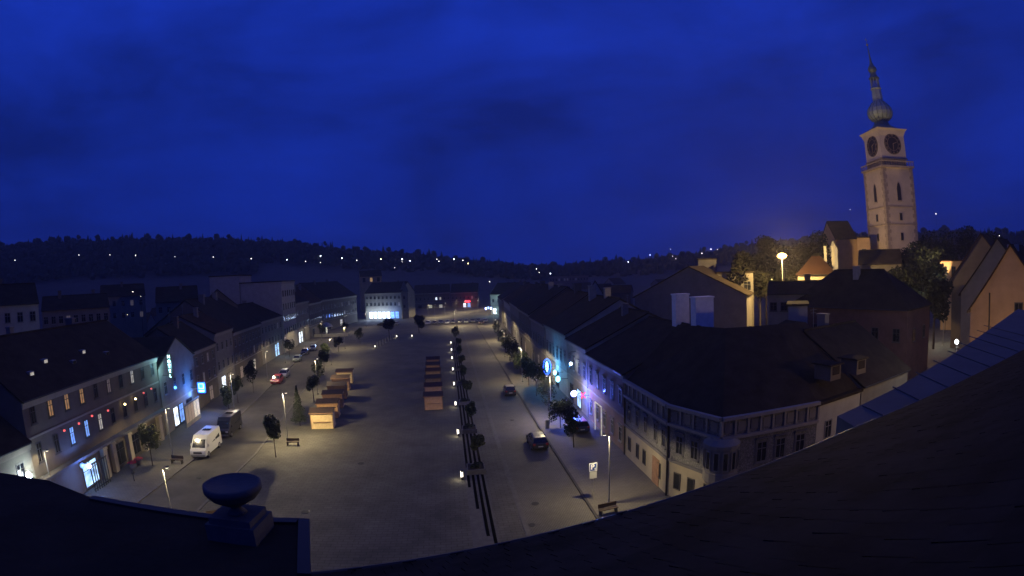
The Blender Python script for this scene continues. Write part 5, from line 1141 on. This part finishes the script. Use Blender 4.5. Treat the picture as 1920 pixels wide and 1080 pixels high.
for i, (x, y, r_) in enumerate(((12.5, 201, 0), (13.2, 207.5, 4), (-22, 214, 60), (-27, 212, 60), (25, 205, 20), (27, 213, 20))):
    car(x, y, R(r_), ('car_black', 'car_silver', 'car_silver', 'car_black', 'car_silver', 'car_blue')[i], 'hatch', ('black car at the far end of the right road', 'silver car behind the black one at the far end of the right road', 'silver car near the lit shop front', 'dark car near the lit shop front', 'silver car under the cyan sign', 'blue car under the cyan sign')[i], group='cars parked across the far end')

# ------------------------------------------------------------------ parking sign and small street furniture
s = empty('parking_sign', (10.95, 39.3, .1), R(4), 'blue P parking sign over a white plate on a thin pole, right kerb', 'sign')
m = MB(); m.lathe([(.03, 0), (.03, 3.35)], 8); m.build('pole', 'metal_grey', s)
m = MB(); m.box(-.33, .33, -.05, -.033, 2.62, 3.35); pb = m.build('sign_plate', 'sign_white', s)
m = MB(); m.box(-.28, .28, -.056, -.051, 2.67, 3.30); m.build('blue_field', 'sign_blue', pb)
text('letter', 'P', .62, 'sign_white', pb, (-.06, -.062, 3.0), (R(90), 0, 0), .003, .012)
text('symbol', '€', .26, 'sign_white', pb, (.18, -.062, 2.79), (R(90), 0, 0), .003, .004)
m = MB(); m.box(-.31, .31, -.05, -.033, 1.98, 2.58); m.build('info_plate', 'sign_grey', s)
s = empty('litter_bin', (11.25, 60.9, .1), 0, 'grey litter bin at the foot of the lamp below the oval sign', 'bin')
m = MB(); m.lathe([(.22, 0), (.26, .1), (.26, .9), (.2, .95)], 12); m.build('body', 'metal_grey', s); m = MB(); m.lathe([(.28, .951), (.28, 1.0), (.12, 1.08)], 12); m.build('lid', 'metal_dark', s)
for i, (x, y, r_) in enumerate(((11.4, 36.4, 10), (-31.0, 50.6, 0), (-19.2, 58.2, 0), (-20.2, 37.5, 30))):
    s = empty('bench', (x, y, .1), R(r_), ('bench at the foot of the nearest right lamp', 'bench at the foot of the lamp behind the white minibus', 'dark bench shape standing in for the shadow beside the lamp left of the nearest hut', 'bench behind the stone urn beside the left road')[i], 'bench', 'benches by the lamps')  # the one by the hut lamp is dark, standing in for a shadow
    for nm, bx in (('seat', (-.8, .8, -.2, .2, .42, .47)), ('backrest', (-.8, .8, .2, .25, .5, .85)), ('leg', (-.7, -.62, -.2, .25, 0, .417)), ('leg', (.62, .7, -.2, .25, 0, .417))):
        m = MB(); m.box(*bx); m.build(nm, 'felt_brown' if nm != 'leg' else 'metal_dark', s)
p = on(252, 902, .1); s = empty('parking_meter', p, 0, 'small dark post with a round head standing alone on the left pavement', 'post')
m = MB(); m.lathe([(.05, 0), (.04, .75)], 8); m.build('post', 'metal_dark', s); m = MB(); m.lathe([(.05, .74), (.2, .85), (.22, 1.05), (.06, 1.2)], 10); m.build('head', 'metal_dark', s)
s = empty('canopy', (-43.5, 183, .1), 0, 'small white lit canopy on a single column at the far left', 'canopy')
m = MB(); m.lathe([(2.6, 2.9), (2.5, 3.2), (.3, 4.6)], 12); m.build('roof', 'plaster_white', s); m = MB(); m.lathe([(.35, 0), (.3, 2.9)], 10); m.build('column', 'plaster_white', s)
light(s, (1.2, -1.5, 2.3), 260, (.9, .95, 1.0), .3)
o = MB().box(-6, 6, -.2, .2, 0, 1.1).build('low_wall', 'plaster_white'); o.location = (-40.5, 177, 0); o.rotation_euler = (0, 0, R(2)); tag(o, 'low pale wall in front of the small lit canopy', 'wall')
# ------------------------------------------------------------------ thin haze, added to give the lights halos
hz = MB().box(-760, 760, -760, 760, -8, 92).mesh('haze'); hm = bpy.data.materials.new('haze'); hm.use_nodes = True; n = hm.node_tree; n.nodes.clear()
pv = n.nodes.new('ShaderNodeVolumePrincipled'); pv.inputs['Color'].default_value = (.90, .88, .95, 1); pv.inputs['Density'].default_value = HAZE; pv.inputs['Anisotropy'].default_value = .35
mo = n.nodes.new('ShaderNodeOutputMaterial'); n.links.new(pv.outputs[0], mo.inputs['Volume']); hz.materials.append(hm)
tag(put('haze', hz), kind='stuff')
print('objects', len(sc.objects))
